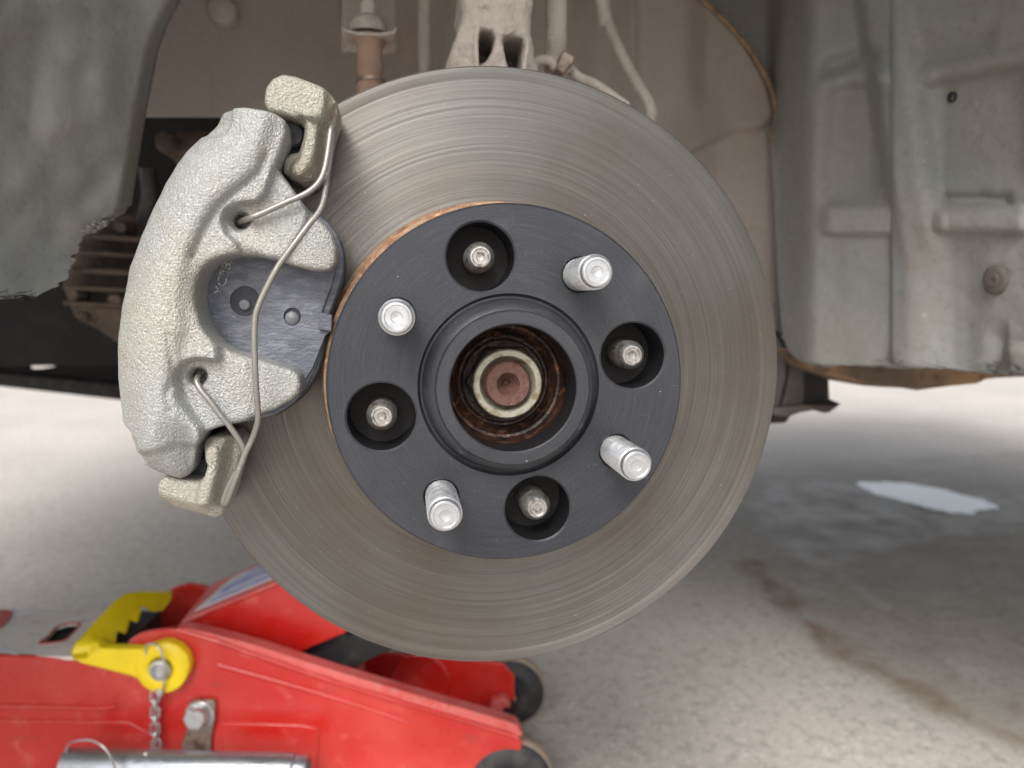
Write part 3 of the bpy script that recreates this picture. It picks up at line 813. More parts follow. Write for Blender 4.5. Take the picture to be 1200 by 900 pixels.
# ---- strut, drop link and pipes (above the disc)
strut = thing('suspension_strut', 'dust caked suspension strut bracket with two dark slots above the disc', 'strut', at(580, 60, 0.09))
def strut_f(X, Z, ys):
    y0 = 0.09
    out = xz([(545, -80), (541, 0), (538, 28), (529, 44), (526, 60), (527, 150), (640, 150), (632, 74), (629, 48), (625, 34), (626, 0), (628, -80)], -y0)
    s2 = sd_poly(X, Z, out)
    s2 = s2 + 0.0035 * vnoise(X, Z, 150, 1) + 0.0018 * vnoise(X, Z, 420, 2)
    mid = at(585, 0, y0).x
    cyl = np.abs(X - mid) / 0.034
    yf = y0 + 0.012 * cyl ** 2 + 0.0022 * vnoise(X, Z, 200, 5) + 0.001 * vnoise(X, Z, 500, 6)
    # flange ears around the slots stand back
    d = smax(s2[:, None, :], yf[:, None, :] - ys[None, :, None], 0.006)
    d = np.maximum(d, ys[None, :, None] - (y0 + 0.05))
    for hole in ([(561, 36), (566, 33), (578, 36), (581, 42), (578, 58), (570, 70), (562, 74)], [(590, 44), (596, 41), (614, 42), (615, 50), (611, 90), (598, 82), (592, 62)]):
        hs = sd_poly(X, Z, xz(hole, -y0))
        d = smax(d, -np.maximum(hs[:, None, :], ys[None, :, None] - (y0 + 0.042)), 0.003)
    return d
pa = at(520, 140, 0.09); pb = at(640, -75, 0.09)
sculpt('strut_bracket', strut_f, (pa.x - 0.002, 0.08, pa.z), (pb.x + 0.004, 0.145, pb.z), 0.0011, 'dust', strut)
for pts in ([(560, 30), (558, 50), (559, 80)], [(617, 44), (618, 55), (613, 90)]):
    tube('slot_lip', [at(x, y, 0.087) for x, y in pts], 0.0012, 'dust', strut, 8)

link = thing('drop_link', 'grey dusty link rod with a clamped pipe clip right of the strut', 'link', at(652, 60, 0.14))
tube('rod', [at(652, -80, 0.14), at(652, 0, 0.14), at(651, 66, 0.14), at(650, 150, 0.14)], 0.0066, 'dust', link, 18)
prism('pipe_clip', [at(x, y, 0.125) for x, y in ((660, 58), (675, 66), (672, 74), (662, 86), (650, 82))], (0, 0.02, 0), 'steel_old', link, bev=0.001)
tube('clip_loop', [at(625, 74, 0.13), at(633, 70, 0.13), at(645, 72, 0.13), at(652, 80, 0.13), at(668, 80, 0.135), at(678, 90, 0.135), at(700, 100, 0.14), at(735, 125, 0.14)], 0.0028, 'dust', link, 12)
hose = tube('brake_hose', [at(703, -80, 0.2), at(706, 0, 0.2), at(711, 22, 0.2), at(722, 50, 0.19), at(738, 82, 0.18), at(751, 105, 0.17), at(761, 122, 0.16), at(763, 140, 0.15), at(752, 170, 0.12)], 0.0035, 'dust', None, 14)
tag(hose, 'thin dusty brake hose curving down behind the upper right of the disc', 'hose')
lathe('hose_sleeve', at(706, 0, 0.2), at(709, 22, 0.2) - at(706, 0, 0.2), [(0.0, -0.05), (0.0047, -0.05), (0.0047, 0.016), (0.004, 0.0175), (0.0, 0.0175)], 'dust', hose, 20)
pipe = tube('brake_pipe', [at(496, -80, 0.24), at(497, 0, 0.24), at(497, 60, 0.24), at(498, 150, 0.24)], 0.0042, 'dust', None, 14)
tag(pipe, 'straight dusty pipe standing upright left of the strut', 'pipe')

sway = thing('sway_bar_link', 'bolted bracket with tan rubber boot, above the disc beside the caliper', 'link', at(432, 35, 0.17))
Y = 0.17
prism('bracket_plate', [at(x, y, Y - 0.012) for x, y in ((400, 31), (404, 34), (420, 37), (445, 38), (460, 36), (464, 31), (466, 32), (463, 39), (446, 42), (420, 41), (402, 36))], (0, 0.035, 0), 'dust', sway, bev=0.0008)
lathe('dome_nut', at(432, 36, Y), (0, 0, 1), [(0.0, -0.002), (0.0115, -0.002), (0.0115, 0.0025), (0.009, 0.0065), (0.006, 0.0085), (0.0048, 0.009), (0.0048, 0.016), (0.003, 0.017), (0, 0.017)], 'dust', sway, 24)
lathe('threaded_end', at(432, 24, Y), (0, 0, 1), [(0, 0)] + [(0.0034 + (0.0004 if k % 2 else 0), 0.0007 * k) for k in range(90)] + [(0, 0.063)], 'dust', sway, 20, angle=20)
lathe('rubber_boot', at(433, 44, Y), (0, 0, -1), [(0, 0), (0.011, 0), (0.0105, 0.003), (0.0078, 0.006), (0.0078, 0.013), (0.0086, 0.018), (0.0075, 0.022), (0.0082, 0.03), (0.0082, 0.0375), (0, 0.0375)], 'boot', sway, 32)
lathe('steel_collar', at(434, 95, Y), (0, 0, -1), [(0, -0.001), (0.0092, -0.001), (0.0092, 0.001), (0.0076, 0.0015), (0.0076, 0.03), (0, 0.03)], 'steel_old', sway, 24)
prism('side_plate', [at(x, y, Y + 0.03) for x, y in ((400, -60), (465, -60), (465, 60), (400, 60))], (0, 0.006, 0), 'tan_panel', sway, bev=0.002)

# ---- steering knuckle behind the disc
kn = thing('steering_knuckle', 'dark steering knuckle and dust shield behind the disc', 'knuckle', (0, 0.03, 0))
lathe('dust_shield', (0, 0.028, 0), (0, -1, 0), [(0.03, 0), (0.11, 0.0), (0.118, 0.005), (0.118, 0.0065), (0.11, 0.0015), (0.03, 0.0015)], 'bracket', kn, 96, closed=True)
lathe('bearing_carrier', (0, 0.10, 0), (0, -1, 0), [(0, 0), (0.045, 0), (0.05, 0.01), (0.05, 0.04), (0.04, 0.05), (0.04, 0.07), (0.0, 0.07)], 'casting', kn, 64)
prism('upright_arm', [Vector((-0.02, 0.06, 0.0)), Vector((0.02, 0.06, 0.0)), Vector((0.024, 0.08, 0.12)), Vector((-0.014, 0.08, 0.12))], (0, 0.03, 0), 'casting', kn, bev=0.004)

# ================================================================== brake disc
disc = thing('brake_disc', 'large worn grey brake disc with concentric scratches', 'brake disc', (0, 0, 0))
RD = 0.1297
AX = (0, -1, 0)                       # outward along the wheel axis
O0 = Vector((0, 0, 0))
prof = [(0.062, -0.008), (RD - 0.0008, -0.008), (RD, -0.0072), (RD, -0.0008), (RD - 0.0007, 0.0), (RD - 0.0048, 0.0), (RD - 0.0052, -0.00012)]
ng = 110
prof += [(RD - 0.0056 - (RD - 0.0056 - 0.0755) * k / ng, -0.0001 + (rnd.uniform(-1, 1) ** 3) * 0.00004) for k in range(ng + 1)]
prof += [(0.0745, 0.0), (0.066, 0.0), (0.062, 0.0)]
seg = 256
V, Fc = lathe_vf(O0, AX, prof, seg, True)
fm = []
for j in range(len(prof)):
    fm += [1 if j in (1, 2, 3) else (2 if j > ng + 7 else 0)] * seg
# second plate and the vanes between
V2, F2 = lathe_vf(O0, AX, [(0.062, -0.022), (RD - 0.0008, -0.022), (RD, -0.0212), (RD, -0.0148), (RD - 0.0008, -0.014), (0.062, -0.014)], seg, True)
b0 = len(V); V += V2; Fc += [tuple(i + b0 for i in f) for f in F2]; fm += [1] * len(F2)
for k in range(40):
    a = 2 * math.pi * k / 40
    er = Vector((math.cos(a), 0, math.sin(a))); et = Vector((-math.sin(a), 0, math.cos(a)))
    b0 = len(V)
    for r in (0.07, RD - 0.004):
        for y in (0.0078, 0.0142):
            for s_ in (-0.002, 0.002):
                V.append(er * r + et * s_ + Vector((0, y, 0)))
    for f in ((0, 1, 3, 2), (4, 6, 7, 5), (0, 4, 5, 1), (2, 3, 7, 6), (0, 2, 6, 4), (1, 5, 7, 3)): Fc.append(tuple(b0 + i for i in f)); fm.append(1)
mesh('friction_ring', V, Fc, None, disc, mats=['rotor', 'rotor_rim', 'rust'], fm=fm, angle=30)
RH = 0.0719
lathe('disc_hat', O0, AX, [(0.032, 0.013), (RH - 0.004, 0.013), (RH - 0.004, 0.0), (RH + 0.0015, -0.0012), (RH, 0.002), (RH, 0.0165), (RH - 0.0012, 0.018), (0.068, 0.0181), (0.032, 0.018)], None, disc, 192, closed=True, angle=25, mats=['rust', 'hat_shade'], segmat=[0, 0, 0, 0, 0, 0, 0, 1, 1])

# ================================================================== wheel hub
PHI = 1.0094
PCD = 0.05
hub = thing('wheel_hub', 'rusty hub centre with its staked axle nut inside the spacer bore', 'wheel hub', (0, 0, 0))
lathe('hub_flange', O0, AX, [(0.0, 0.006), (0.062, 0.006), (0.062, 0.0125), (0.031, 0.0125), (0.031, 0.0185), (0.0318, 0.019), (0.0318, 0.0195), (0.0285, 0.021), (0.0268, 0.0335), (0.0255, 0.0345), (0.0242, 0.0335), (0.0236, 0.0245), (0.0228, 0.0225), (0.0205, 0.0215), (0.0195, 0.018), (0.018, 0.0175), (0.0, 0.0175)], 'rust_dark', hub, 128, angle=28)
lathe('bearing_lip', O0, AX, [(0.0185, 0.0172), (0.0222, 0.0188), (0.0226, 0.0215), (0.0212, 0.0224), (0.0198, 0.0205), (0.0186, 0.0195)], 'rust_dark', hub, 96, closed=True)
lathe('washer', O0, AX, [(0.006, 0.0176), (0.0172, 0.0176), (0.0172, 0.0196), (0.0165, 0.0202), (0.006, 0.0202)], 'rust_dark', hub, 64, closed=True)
V, Fc = lathe_vf(O0, AX, [(0.0088, 0.0203), (0.0158, 0.0203), (0.0162, 0.0215), (0.0162, 0.0262), (0.0143, 0.0284), (0.0088, 0.0284)], 6, True)
nut = mesh('axle_nut', V, Fc, 'nut_dark', hub, angle=20); bevel(nut, 0.0008, 2)
lathe('nut_collar', O0, AX, [(0.0097, 0.0284), (0.0136, 0.0284), (0.0138, 0.029), (0.0136, 0.0318), (0.0131, 0.0323), (0.0112, 0.0323), (0.0107, 0.0316), (0.0103, 0.0292)], 'beige', nut, 96, closed=True, angle=30)
lathe('axle_end', O0, AX, [(0.0, 0.0265), (0.0008, 0.0267), (0.0042, 0.0327), (0.0046, 0.0333), (0.0083, 0.0336), (0.0088, 0.0331), (0.009, 0.0315)] + [(0.0093 - (0.0006 if k % 2 else 0), 0.031 - 0.0006 * k) for k in range(14)] + [(0.0088, 0.02), (0, 0.02)], 'rust_pink', hub, 96, angle=25)

def stud_prof(L, r=0.006, tip=0.0042, pitch=0.0015, plain=0.0):
    P = [(0, 0), (r * 0.98, 0)]
    h = 0.001
    if plain: P.append((r * 0.98, plain)); h = plain + 0.0004
    k = 0
    while h < L - 0.0028:
        P.append((r if k % 2 else r - 0.0006, h)); h += pitch / 2; k += 1
    P += [(r - 0.0005, L - 0.0024), (tip + 0.0004, L - 0.0004), (tip, L), (tip - 0.0006, L + 0.00005), (tip - 0.001, L - 0.0003), (tip * 0.42, L - 0.00035), (tip * 0.36, L - 0.0007), (0, L - 0.0009)]
    return P
hs0 = None
for k in range(4):
    a = PHI - math.pi / 4 + k * math.pi / 2
    c = Vector((PCD * math.cos(a), 0, PCD * math.sin(a)))
    if hs0 is None:
        V, Fc = lathe_vf(Vector((0, -0.0125, 0)), AX, stud_prof(0.0248, 0.0058, 0.0038), 40)
        hs0 = mesh('hub_stud', V, Fc, 'stud_old', hub, Vector((0, 0, 0)), angle=20)
        hs0.location = c
        hs0.rotation_euler = (0, 0.7, 0)
    else:
        o = hs0.copy(); COL.objects.link(o); o.parent = hub; o.location = c; o.rotation_euler = (0, 1.3 * k, 0)

# ================================================================== wheel spacer
sp = thing('wheel_spacer', 'black anodised wheel spacer plate with four bright studs', 'wheel spacer', (0, 0, 0))
RS, HT = 0.0689, 0.038
pr = [(0.0330, 0.0182), (RS - 0.0008, 0.0182), (RS, 0.019), (RS, HT - 0.0009), (RS - 0.0009, HT),
      (0.0352, HT), (0.0348, HT - 0.0012), (0.0342, HT - 0.0018), (0.0335, HT - 0.0016), (0.0330, HT + 0.0004), (0.0325, HT + 0.0030), (0.0316, HT + 0.0054), (0.0304, HT + 0.0070), (0.0291, HT + 0.0079),
      (0.0288, HT + 0.0097), (0.0284, HT + 0.0104), (0.0242, HT + 0.0106), (0.0237, HT + 0.0101), (0.0236, 0.032), (0.0240, 0.0305), (0.0330, 0.0300)]
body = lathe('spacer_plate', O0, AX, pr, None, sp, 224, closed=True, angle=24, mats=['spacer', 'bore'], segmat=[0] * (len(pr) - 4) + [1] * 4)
cutters = []
for k in range(4):
    for kind in (0, 1):
        a = PHI - (math.pi / 4 if kind == 0 else 0) + k * math.pi / 2
        c = Vector((PCD * math.cos(a), 0, PCD * math.sin(a)))
        r = 0.0129 if kind == 0 else 0.0067
        e = 0.0007 if kind == 0 else 0.0004
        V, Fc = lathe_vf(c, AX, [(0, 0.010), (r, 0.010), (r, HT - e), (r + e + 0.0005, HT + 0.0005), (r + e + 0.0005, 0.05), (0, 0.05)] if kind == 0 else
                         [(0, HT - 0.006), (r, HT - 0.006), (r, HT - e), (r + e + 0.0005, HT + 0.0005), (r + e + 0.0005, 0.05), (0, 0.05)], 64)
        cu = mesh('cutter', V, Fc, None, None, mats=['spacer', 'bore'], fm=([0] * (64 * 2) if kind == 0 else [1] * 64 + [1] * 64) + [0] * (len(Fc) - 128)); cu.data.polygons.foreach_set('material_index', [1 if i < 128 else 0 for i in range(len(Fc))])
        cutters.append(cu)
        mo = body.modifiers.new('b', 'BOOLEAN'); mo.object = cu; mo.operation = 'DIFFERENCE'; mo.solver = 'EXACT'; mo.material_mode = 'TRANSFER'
bake(body)
body.data.polygons.foreach_set('use_smooth', [True] * len(body.data.polygons))
body.data.set_sharp_from_angle(angle=R_(20))
for cu in cutters: bpy.data.objects.remove(cu)
ss0 = None
for k in range(4):
    a = PHI + k * math.pi / 2
    c = Vector((PCD * math.cos(a), 0, PCD * math.sin(a)))
    if ss0 is None:
        V, Fc = lathe_vf(Vector((0, -(HT - 0.0059), 0)), AX, stud_prof(0.0335, 0.0062, 0.0049, plain=0.004), 48)
        ss0 = mesh('spacer_stud', V, Fc, 'zinc', sp, Vector((0, 0, 0)), angle=20)
        ss0.location = c
    else:
        o = ss0.copy(); COL.objects.link(o); o.parent = sp; o.location = c; o.rotation_euler = (0, 1.1 * k, 0)

# ================================================================== brake caliper
cal = thing('brake_caliper', 'pale rough cast brake caliper gripping the left edge of the disc', 'brake caliper', at(215, 350, -0.02))
HC = 0.036
def poly_mask(X, Z, pts, h=HC, e=0.0012):
    return sstep(-sd_poly(X, Z, xz(pts, h)), -e, e)
cal_out = [(260, 131), (272, 129), (290, 130), (309, 133), (325, 136), (335, 143), (337, 158), (331, 175), (324, 196), (340, 219), (352, 235), (362, 247), (377, 259), (388, 272), (393, 289), (392, 306), (386, 316), (373, 318),
           (355, 315), (340, 311), (320, 304), (300, 300), (277, 299), (262, 301), (248, 307), (238, 316), (232, 330), (230, 347), (232, 362), (237, 378), (244, 391), (255, 403), (270, 412), (293, 420), (320, 427), (341, 434), (349, 442),
           (352, 453), (349, 463), (341, 470), (320, 481), (303, 488), (287, 494), (263, 500), (240, 507), (234, 520), (230, 535), (227, 548), (221, 557), (211, 561), (198, 558), (180, 551), (164, 543), (162, 537), (155, 532), (148, 508),
           (143, 473), (140, 440), (139, 407), (142, 378), (147, 348), (154, 313), (167, 277), (183, 241), (200, 208), (219, 180), (237, 159), (250, 144)]
bodyline = [(292, 158), (268, 176), (240, 206), (214, 250), (197, 290), (187, 335), (182, 380), (182, 430), (186, 480), (198, 530), (203, 545)]
def cal_f(X, Z, ys):
    co = []; left = []
    for qi, (qx, qy) in enumerate(cal_out):          # the outer edge of the barrel lies deeper than the finger faces
        t_ = min(1, max(0, (265 - qx) / 40)) if not (228 < qx < 262 and 305 < qy < 508) else 0
        q = at(qx, qy, -(0.036 - 0.0075 * t_)); co.append((q.x, q.z))
        if t_ > 0.05 and qi > len(cal_out) // 2: left.append((q.x, q.z))
    s2 = sd_poly(X, Z, co)
    s2 = s2 + 0.0005 * vnoise(X, Z, 260, 21)
    dl = d_line(X, Z, xz(bodyline, HC))
    do = d_line(X, Z, left)
    H = 0.0418 + 0.0020 * np.exp(-(dl / 0.016) ** 2) - 0.0115 * np.clip(1 - do / 0.019, 0, 1) ** 2.0
    base = 0.0402
    # towards the fingers the casting levels out
    inner = sd_poly(X, Z, xz([(322, 150), (305, 200), (276, 226), (258, 242), (244, 262), (238, 275), (228, 300), (222, 330), (220, 360), (222, 385), (214, 400), (210, 430), (206, 455), (214, 480), (226, 500), (226, 600), (460, 600), (460, 100), (330, 100)], HC))
    w_in = sstep(-inner, -0.003, 0.003)
    H = H * (1 - w_in) + base * w_in
    # crease between barrel and upper finger
    cr = d_line(X, Z, xz([(314, 184), (306, 203), (290, 217), (277, 227), (260, 243), (247, 262), (238, 280), (229, 302)], HC))
    H -= 0.0020 * np.exp(-(cr / 0.0008) ** 2)
    cr = d_line(X, Z, xz([(204, 392), (207, 415), (208, 440), (201, 462), (206, 478)], HC))
    H -= 0.0009 * np.exp(-(cr / 0.0010) ** 2)
    # sunk fields around the two spring holes
    H -= 0.0045 * poly_mask(X, Z, [(323, 198), (318, 212), (312, 228), (303, 237), (288, 239), (276, 242), (267, 249), (263, 262), (268, 276), (280, 286), (285, 300), (300, 330), (420, 330), (420, 230)], e=0.0009)
    H -= 0.0052 * poly_mask(X, Z, [(214, 466), (209, 448), (211, 433), (219, 424), (231, 420), (245, 421), (254, 423), (259, 418), (257, 409), (262, 400), (400, 400), (400, 500), (262, 520), (240, 515), (236, 500), (224, 482)], e=0.0012)
    # sloping finger tips
    H -= 0.0030 * poly_mask(X, Z, [(362, 243), (357, 265), (335, 300), (320, 318), (420, 360), (430, 260), (390, 240)], e=0.0013)
    H -= 0.0016 * poly_mask(X, Z, [(294, 410), (294, 500), (400, 500), (400, 400)], e=0.003)
    # ridge under the upper hole
    rd = d_line(X, Z, xz([(276, 281), (290, 287), (318, 297)], HC)); H += 0.0012 * np.exp(-(rd / 0.0024) ** 2)
    # machined patch at the top, notches at the bottom
    H -= 0.0022 * poly_mask(X, Z, [(232, 150), (252, 125), (275, 125), (272, 148), (268, 157), (258, 161), (236, 160)], e=0.0006)
    H -= 0.0060 * poly_mask(X, Z, [(138, 500), (150, 507), (160, 515), (164, 528), (166, 545), (140, 560)], e=0.0008)
    H -= 0.0024 * poly_mask(X, Z, [(165, 533), (195, 524), (205, 519), (216, 522), (225, 524), (240, 520), (240, 580), (150, 580)], e=0.0016)
    H += 0.0003 * vnoise(X, Z, 90, 22) + 0.00012 * vnoise(X, Z, 900, 23)
    hh = -ys[None, :, None]
    d = smax(s2[:, None, :], hh - H[:, None, :], 0.0026)
    rr = np.hypot(X, Z)
    back = np.where(rr > 0.1345, -0.045, 0.0202)          # the bridge goes back over the rim
    back = np.interp(rr, [0.1325, 0.1345], [0.0202, -0.045])
    d = np.maximum(d, back[:, None, :] - hh)
    for (hx, hy) in ((281, 259), (232, 441)):
        q = at(hx, hy, -0.034)
        rad = np.hypot(X - q.x, Z - q.z)
        cone = rad[:, None, :] - (0.0026 + np.clip(hh - 0.0315, 0, 0.01) * 0.35)
        d = smax(d, -np.maximum(cone, 0.026 - hh), 0.0012)
    return d
pa = at(120, 580, -0.03); pb = at(405, 115, -0.03)
sculpt('caliper_housing', cal_f, (pa.x, -0.052, pa.z), (pb.x, 0.046, pb.z), 0.00062, 'cast', cal, relax=1)

def brk_top(X, Z, ys):
    hh = -ys[None, :, None]; h = 0.03
    out = xz([(310, 118), (312, 104), (320, 93), (332, 88), (346, 90), (370, 99), (387, 107), (394, 117), (394, 131), (388, 150), (383, 170), (374, 196), (366, 210), (352, 213), (338, 207), (330, 200), (331, 184), (339, 178), (349, 176), (354, 160), (356, 148), (350, 141), (335, 136), (316, 132), (311, 124)], h)
    s2 = sd_poly(X, Z, out)
    H = 0.0325 + 0.0 * X
    H -= 0.0045 * sstep(-sd_poly(X, Z, xz([(352, 138), (380, 146), (392, 120), (400, 230), (320, 230), (320, 160)], h)), -0.001, 0.001)
    rb = d_line(X, Z, xz([(367, 145), (366, 165), (358, 190), (350, 200)], h)); H += 0.004 * np.exp(-(rb / 0.003) ** 4)
    H -= 0.005 * sstep(-sd_poly(X, Z, xz([(384, 100), (383, 125), (374, 160), (372, 200), (366, 215), (410, 220), (410, 100)], h)), -0.0015, 0.0015)
    H += 0.0002 * vnoise(X, Z, 900, 33)
    d = smax(s2[:, None, :], hh - H[:, None, :], 0.0026)
    rr = np.hypot(X, Z)
    back = np.interp(rr, [0.1325, 0.1345], [0.005, -0.04])
    return np.maximum(d, back[:, None, :] - hh)
pa = at(300, 225, -0.02); pb = at(405, 75, -0.02)
sculpt('bracket_arm', brk_top, (pa.x, -0.04, pa.z), (pb.x, 0.042, pb.z), 0.0006, 'cast_tan', cal)
def brk_bot(X, Z, ys):
    hh = -ys[None, :, None]; h = 0.03
    out = xz([(182, 572), (186, 563), (194, 559), (212, 563), (232, 566), (242, 556), (246, 543), (240, 536), (237, 524), (240, 515), (252, 512), (268, 513), (277, 521), (278, 536), (270, 567), (263, 590), (257, 608), (248, 612), (225, 606), (200, 600), (186, 590)], h)
    s2 = sd_poly(X, Z, out)
    H = 0.0295 + 0.0 * X
    H -= 0.004 * sstep(-sd_poly(X, Z, xz([(150, 590), (190, 588), (235, 600), (262, 590), (275, 640), (150, 640)], h)), -0.003, 0.003)
    rb = d_line(X, Z, xz([(252, 528), (250, 550), (243, 575), (241, 584)], h)); H += 0.0055 * np.exp(-(rb / 0.0032) ** 4)
    H -= 0.006 * sstep(-sd_poly(X, Z, xz([(266, 515), (264, 545), (256, 570), (252, 592), (265, 600), (300, 600), (300, 510)], h)), -0.0015, 0.0015)
    H += 0.0002 * vnoise(X, Z, 900, 43)
    d = smax(s2[:, None, :], hh - H[:, None, :], 0.0026)
    rr = np.hypot(X, Z)
    back = np.interp(rr, [0.1325, 0.1345], [0.005, -0.04])
    return np.maximum(d, back[:, None, :] - hh)
pa = at(170, 625, -0.02); pb = at(290, 500, -0.02)
sculpt('bracket_arm', brk_bot, (pa.x, -0.04, pa.z), (pb.x, 0.042, pb.z), 0.0006, 'cast_tan', cal)
# dark carrier lugs / rubber between housing and bracket
prism('pin_boot', pxpoly([(318, 132), (360, 138), (352, 205), (330, 196), (322, 170)], -0.018), (0, 0.035, 0), 'rubber', cal, bev=0.002)
prism('pin_boot', pxpoly([(226, 506), (262, 510), (252, 566), (215, 566), (222, 540)], -0.016), (0, 0.035, 0), 'rubber', cal, bev=0.002)
lathe('guide_pin', at(343, 160, -0.018), AX, [(0, 0.004), (0.004, 0.004), (0.005, 0.003), (0.005, -0.01)], 'pad_dark', cal, 24)
lathe('guide_pin', at(239, 548, -0.016), AX, [(0, 0.003), (0.004, 0.003), (0.005, 0.002), (0.005, -0.01)], 'pad_dark', cal, 24)

# ================================================================== brake pad
pad = thing('brake_pad', 'slate grey brake pad back plate showing inside the caliper window', 'brake pad', at(310, 360, -0.018))
po = [(372, 250), (384, 260), (395, 275), (402, 295), (403, 315), (400, 332), (394, 350), (387, 367), (383, 385), (379, 405), (371, 430), (360, 452), (345, 472), (325, 485), (300, 492), (270, 498), (250, 500), (215, 470), (205, 420), (205, 350), (225, 300), (270, 262), (330, 235)]
plate = prism('back_plate', pxpoly(po, -0.0195), (0, 0.0045, 0), 'pad', pad, bev=0.0008)
inn = [(368, 262), (380, 270), (389, 283), (393, 300), (393, 318), (389, 334), (382, 352), (377, 366), (388, 369), (388, 388), (381, 394), (374, 412), (366, 432), (354, 450), (340, 463), (300, 480), (250, 480), (215, 440), (210, 360), (240, 300), (300, 265)]
def boss(X):
    return [at(X[0] + X[2] * math.cos(t_) , X[1] + X[2] * math.sin(t_), -0.0206) for t_ in np.linspace(0, 2 * math.pi, 40, endpoint=False)]
prism('shim', pxpoly(inn, -0.0206), (0, 0.001, 0), 'pad', pad, holes=[boss((287, 353, 17.5)), boss((342.5, 371, 10))], bev=0.0002)
lathe('shim_recess', at(287, 353, -0.0197), AX, [(0, 0.0), (0.0056, 0.0), (0.0058, -0.001)], 'pad_dark', pad, 48)
lathe('shim_recess', at(342.5, 371, -0.0197), AX, [(0, 0.0), (0.0032, 0.0), (0.0034, -0.001)], 'pad_dark', pad, 40)
lathe('rivet', at(287, 357, -0.0198), AX, [(0, 0.0016), (0.0018, 0.0014), (0.0023, 0.0008), (0.0024, 0)], 'pad_pin', pad, 32)
lathe('rivet', at(342.5, 373, -0.0198), AX, [(0, 0.0018), (0.0019, 0.0016), (0.0026, 0.001), (0.0027, 0)], 'pad_pin', pad, 32)
prism('shim_tab', pxpoly([(375, 366), (389.5, 369), (388.5, 389), (373, 386)], -0.0225), (0, 0.003, 0), 'pad', pad, bev=0.0004)
prism('friction_block', pxpoly([(360, 270), (385, 290), (392, 315), (385, 345), (372, 385), (352, 440), (325, 465), (260, 480), (225, 440), (215, 370), (240, 300), (300, 260)], -0.0148), (0, 0.0144, 0), 'friction', pad, bev=0.001)
# scratches / print on the shim
cu = bpy.data.curves.new('stamped_text_curve', 'FONT'); cu.body = 'YC78.'; cu.size = 0.0056; cu.extrude = 0.00015; cu.align_x = 'CENTER'; cu.align_y = 'CENTER'
cu.materials.append(MT['emboss'])
tmp = bpy.data.objects.new('tmp', cu)
COL.objects.link(tmp)
bpy.context.view_layer.update()
tme = bpy.data.meshes.new_from_object(tmp.evaluated_get(bpy.context.evaluated_depsgraph_get()))
bpy.data.objects.remove(tmp)
to = bpy.data.objects.new('stamped_text', tme)
COL.objects.link(to); to.parent = pad
to.location = at(262, 325, -0.0209) - ORG[pad.name]
to.rotation_euler = (R_(90), R_(-72), 0)
to.scale = (1.0, 0.85, 1)
for a_, b_ in (((360, 337), (368, 344)), ((368, 344), (376, 336)), ((376, 336), (377, 345)), ((363, 347), (372, 350))):
    tube('scratch', [at(*a_, -0.0206), at(*b_, -0.0206)], 0.00014, 'pad_pin', pad, 5, sm=1)
# flat wire edge seen along the pad: wear indicator strip
tube('edge_wire', [at(397, 283, -0.0175), at(401, 300, -0.0175), at(402, 320, -0.0175), at(398, 338, -0.0175), at(391, 354, -0.0175), at(386, 370, -0.0175)], 0.0011, 'pad_dark', pad, 10)
tube('edge_wire', [at(384, 386, -0.0175), at(379, 402, -0.0175), at(375, 422, -0.0175), at(367, 442, -0.0175), at(355, 460, -0.0175), at(338, 474, -0.0175), at(322, 484, -0.0175)], 0.0013, 'pad_dark', pad, 10)

# ================================================================== anti-rattle spring wire
P = [(280, 262, .028), (284, 259, .033), (294, 255, .0378), (307, 250, .0385), (333, 238, .039), (352, 230, .0385), (364, 223, .038), (374, 213, .037), (380, 200, .036), (384, 180, .0345), (387, 158, .033), (388, 152, .0322), (389.5, 150, .031), (390, 154, .0302),
     (388, 175, .0305), (384, 205, .032), (380, 232, .0375), (374, 248, .0405), (362, 263, .043), (347, 283, .0445), (326, 312, .045), (311, 340, .045), (303, 358, .045), (299, 373, .045), (298, 400, .045), (299, 430, .0445), (300.5, 460, .043), (302, 478, .0415), (302, 494, .04), (296, 513, .0375), (288, 530, .0365), (281, 548, .036), (274, 567, .035), (267, 585, .033), (264, 590, .031), (262, 587, .0318),
     (269, 568, .0335), (279, 551, .0345), (285, 540, .035), (286, 530, .0355), (283, 520, .0363), (271, 502, .0375), (259, 487, .038), (247, 471, .038), (237, 459, .0375), (231, 449, .0365), (231, 443, .0345), (234, 440, .031), (235, 440, .026)]
sw = tube('retaining_spring', [at(a_, b_, -h_) for a_, b_, h_ in P], 0.00108, 'wire', None, 16, sm=6)
tag(sw, 'bent grey spring wire hooked across the front of the caliper', 'spring wire')

# ================================================================== floor jack
JW = at(596, 925, 0.272)                # near front roller, centre of its face
nJ = Vector((0.14, 0.99, 0)).normalized()
uJ = Vector((0.99, -0.14, 0)).normalized()
jack = thing('floor_jack', 'red trolley jack with yellow grip lying under the disc', 'floor jack', (JW.x - 0.2, JW.y + 0.05, GZ))
def J(px, py, off=0.0): return atp(px, py, JW + nJ * off, nJ)
def JP(pts, off=0.0): return [J(p[0], p[1], p[2] if len(p) > 2 else off) for p in pts]
near = [(-260, 764), (0, 768), (60, 770), (110, 772), (143, 762), (152, 750), (163, 743), (180, 739), (200, 737), (213, 739), (256, 751), (313, 771), (400, 801), (470, 822), (540, 843), (600, 862), (612, 868), (610, 885), (575, 905), (555, 925), (545, 960), (300, 985), (-260, 985)]
np_ = prism('side_plate', JP(near, 0.0), nJ * 0.005, 'red', jack, bev=0.0015)
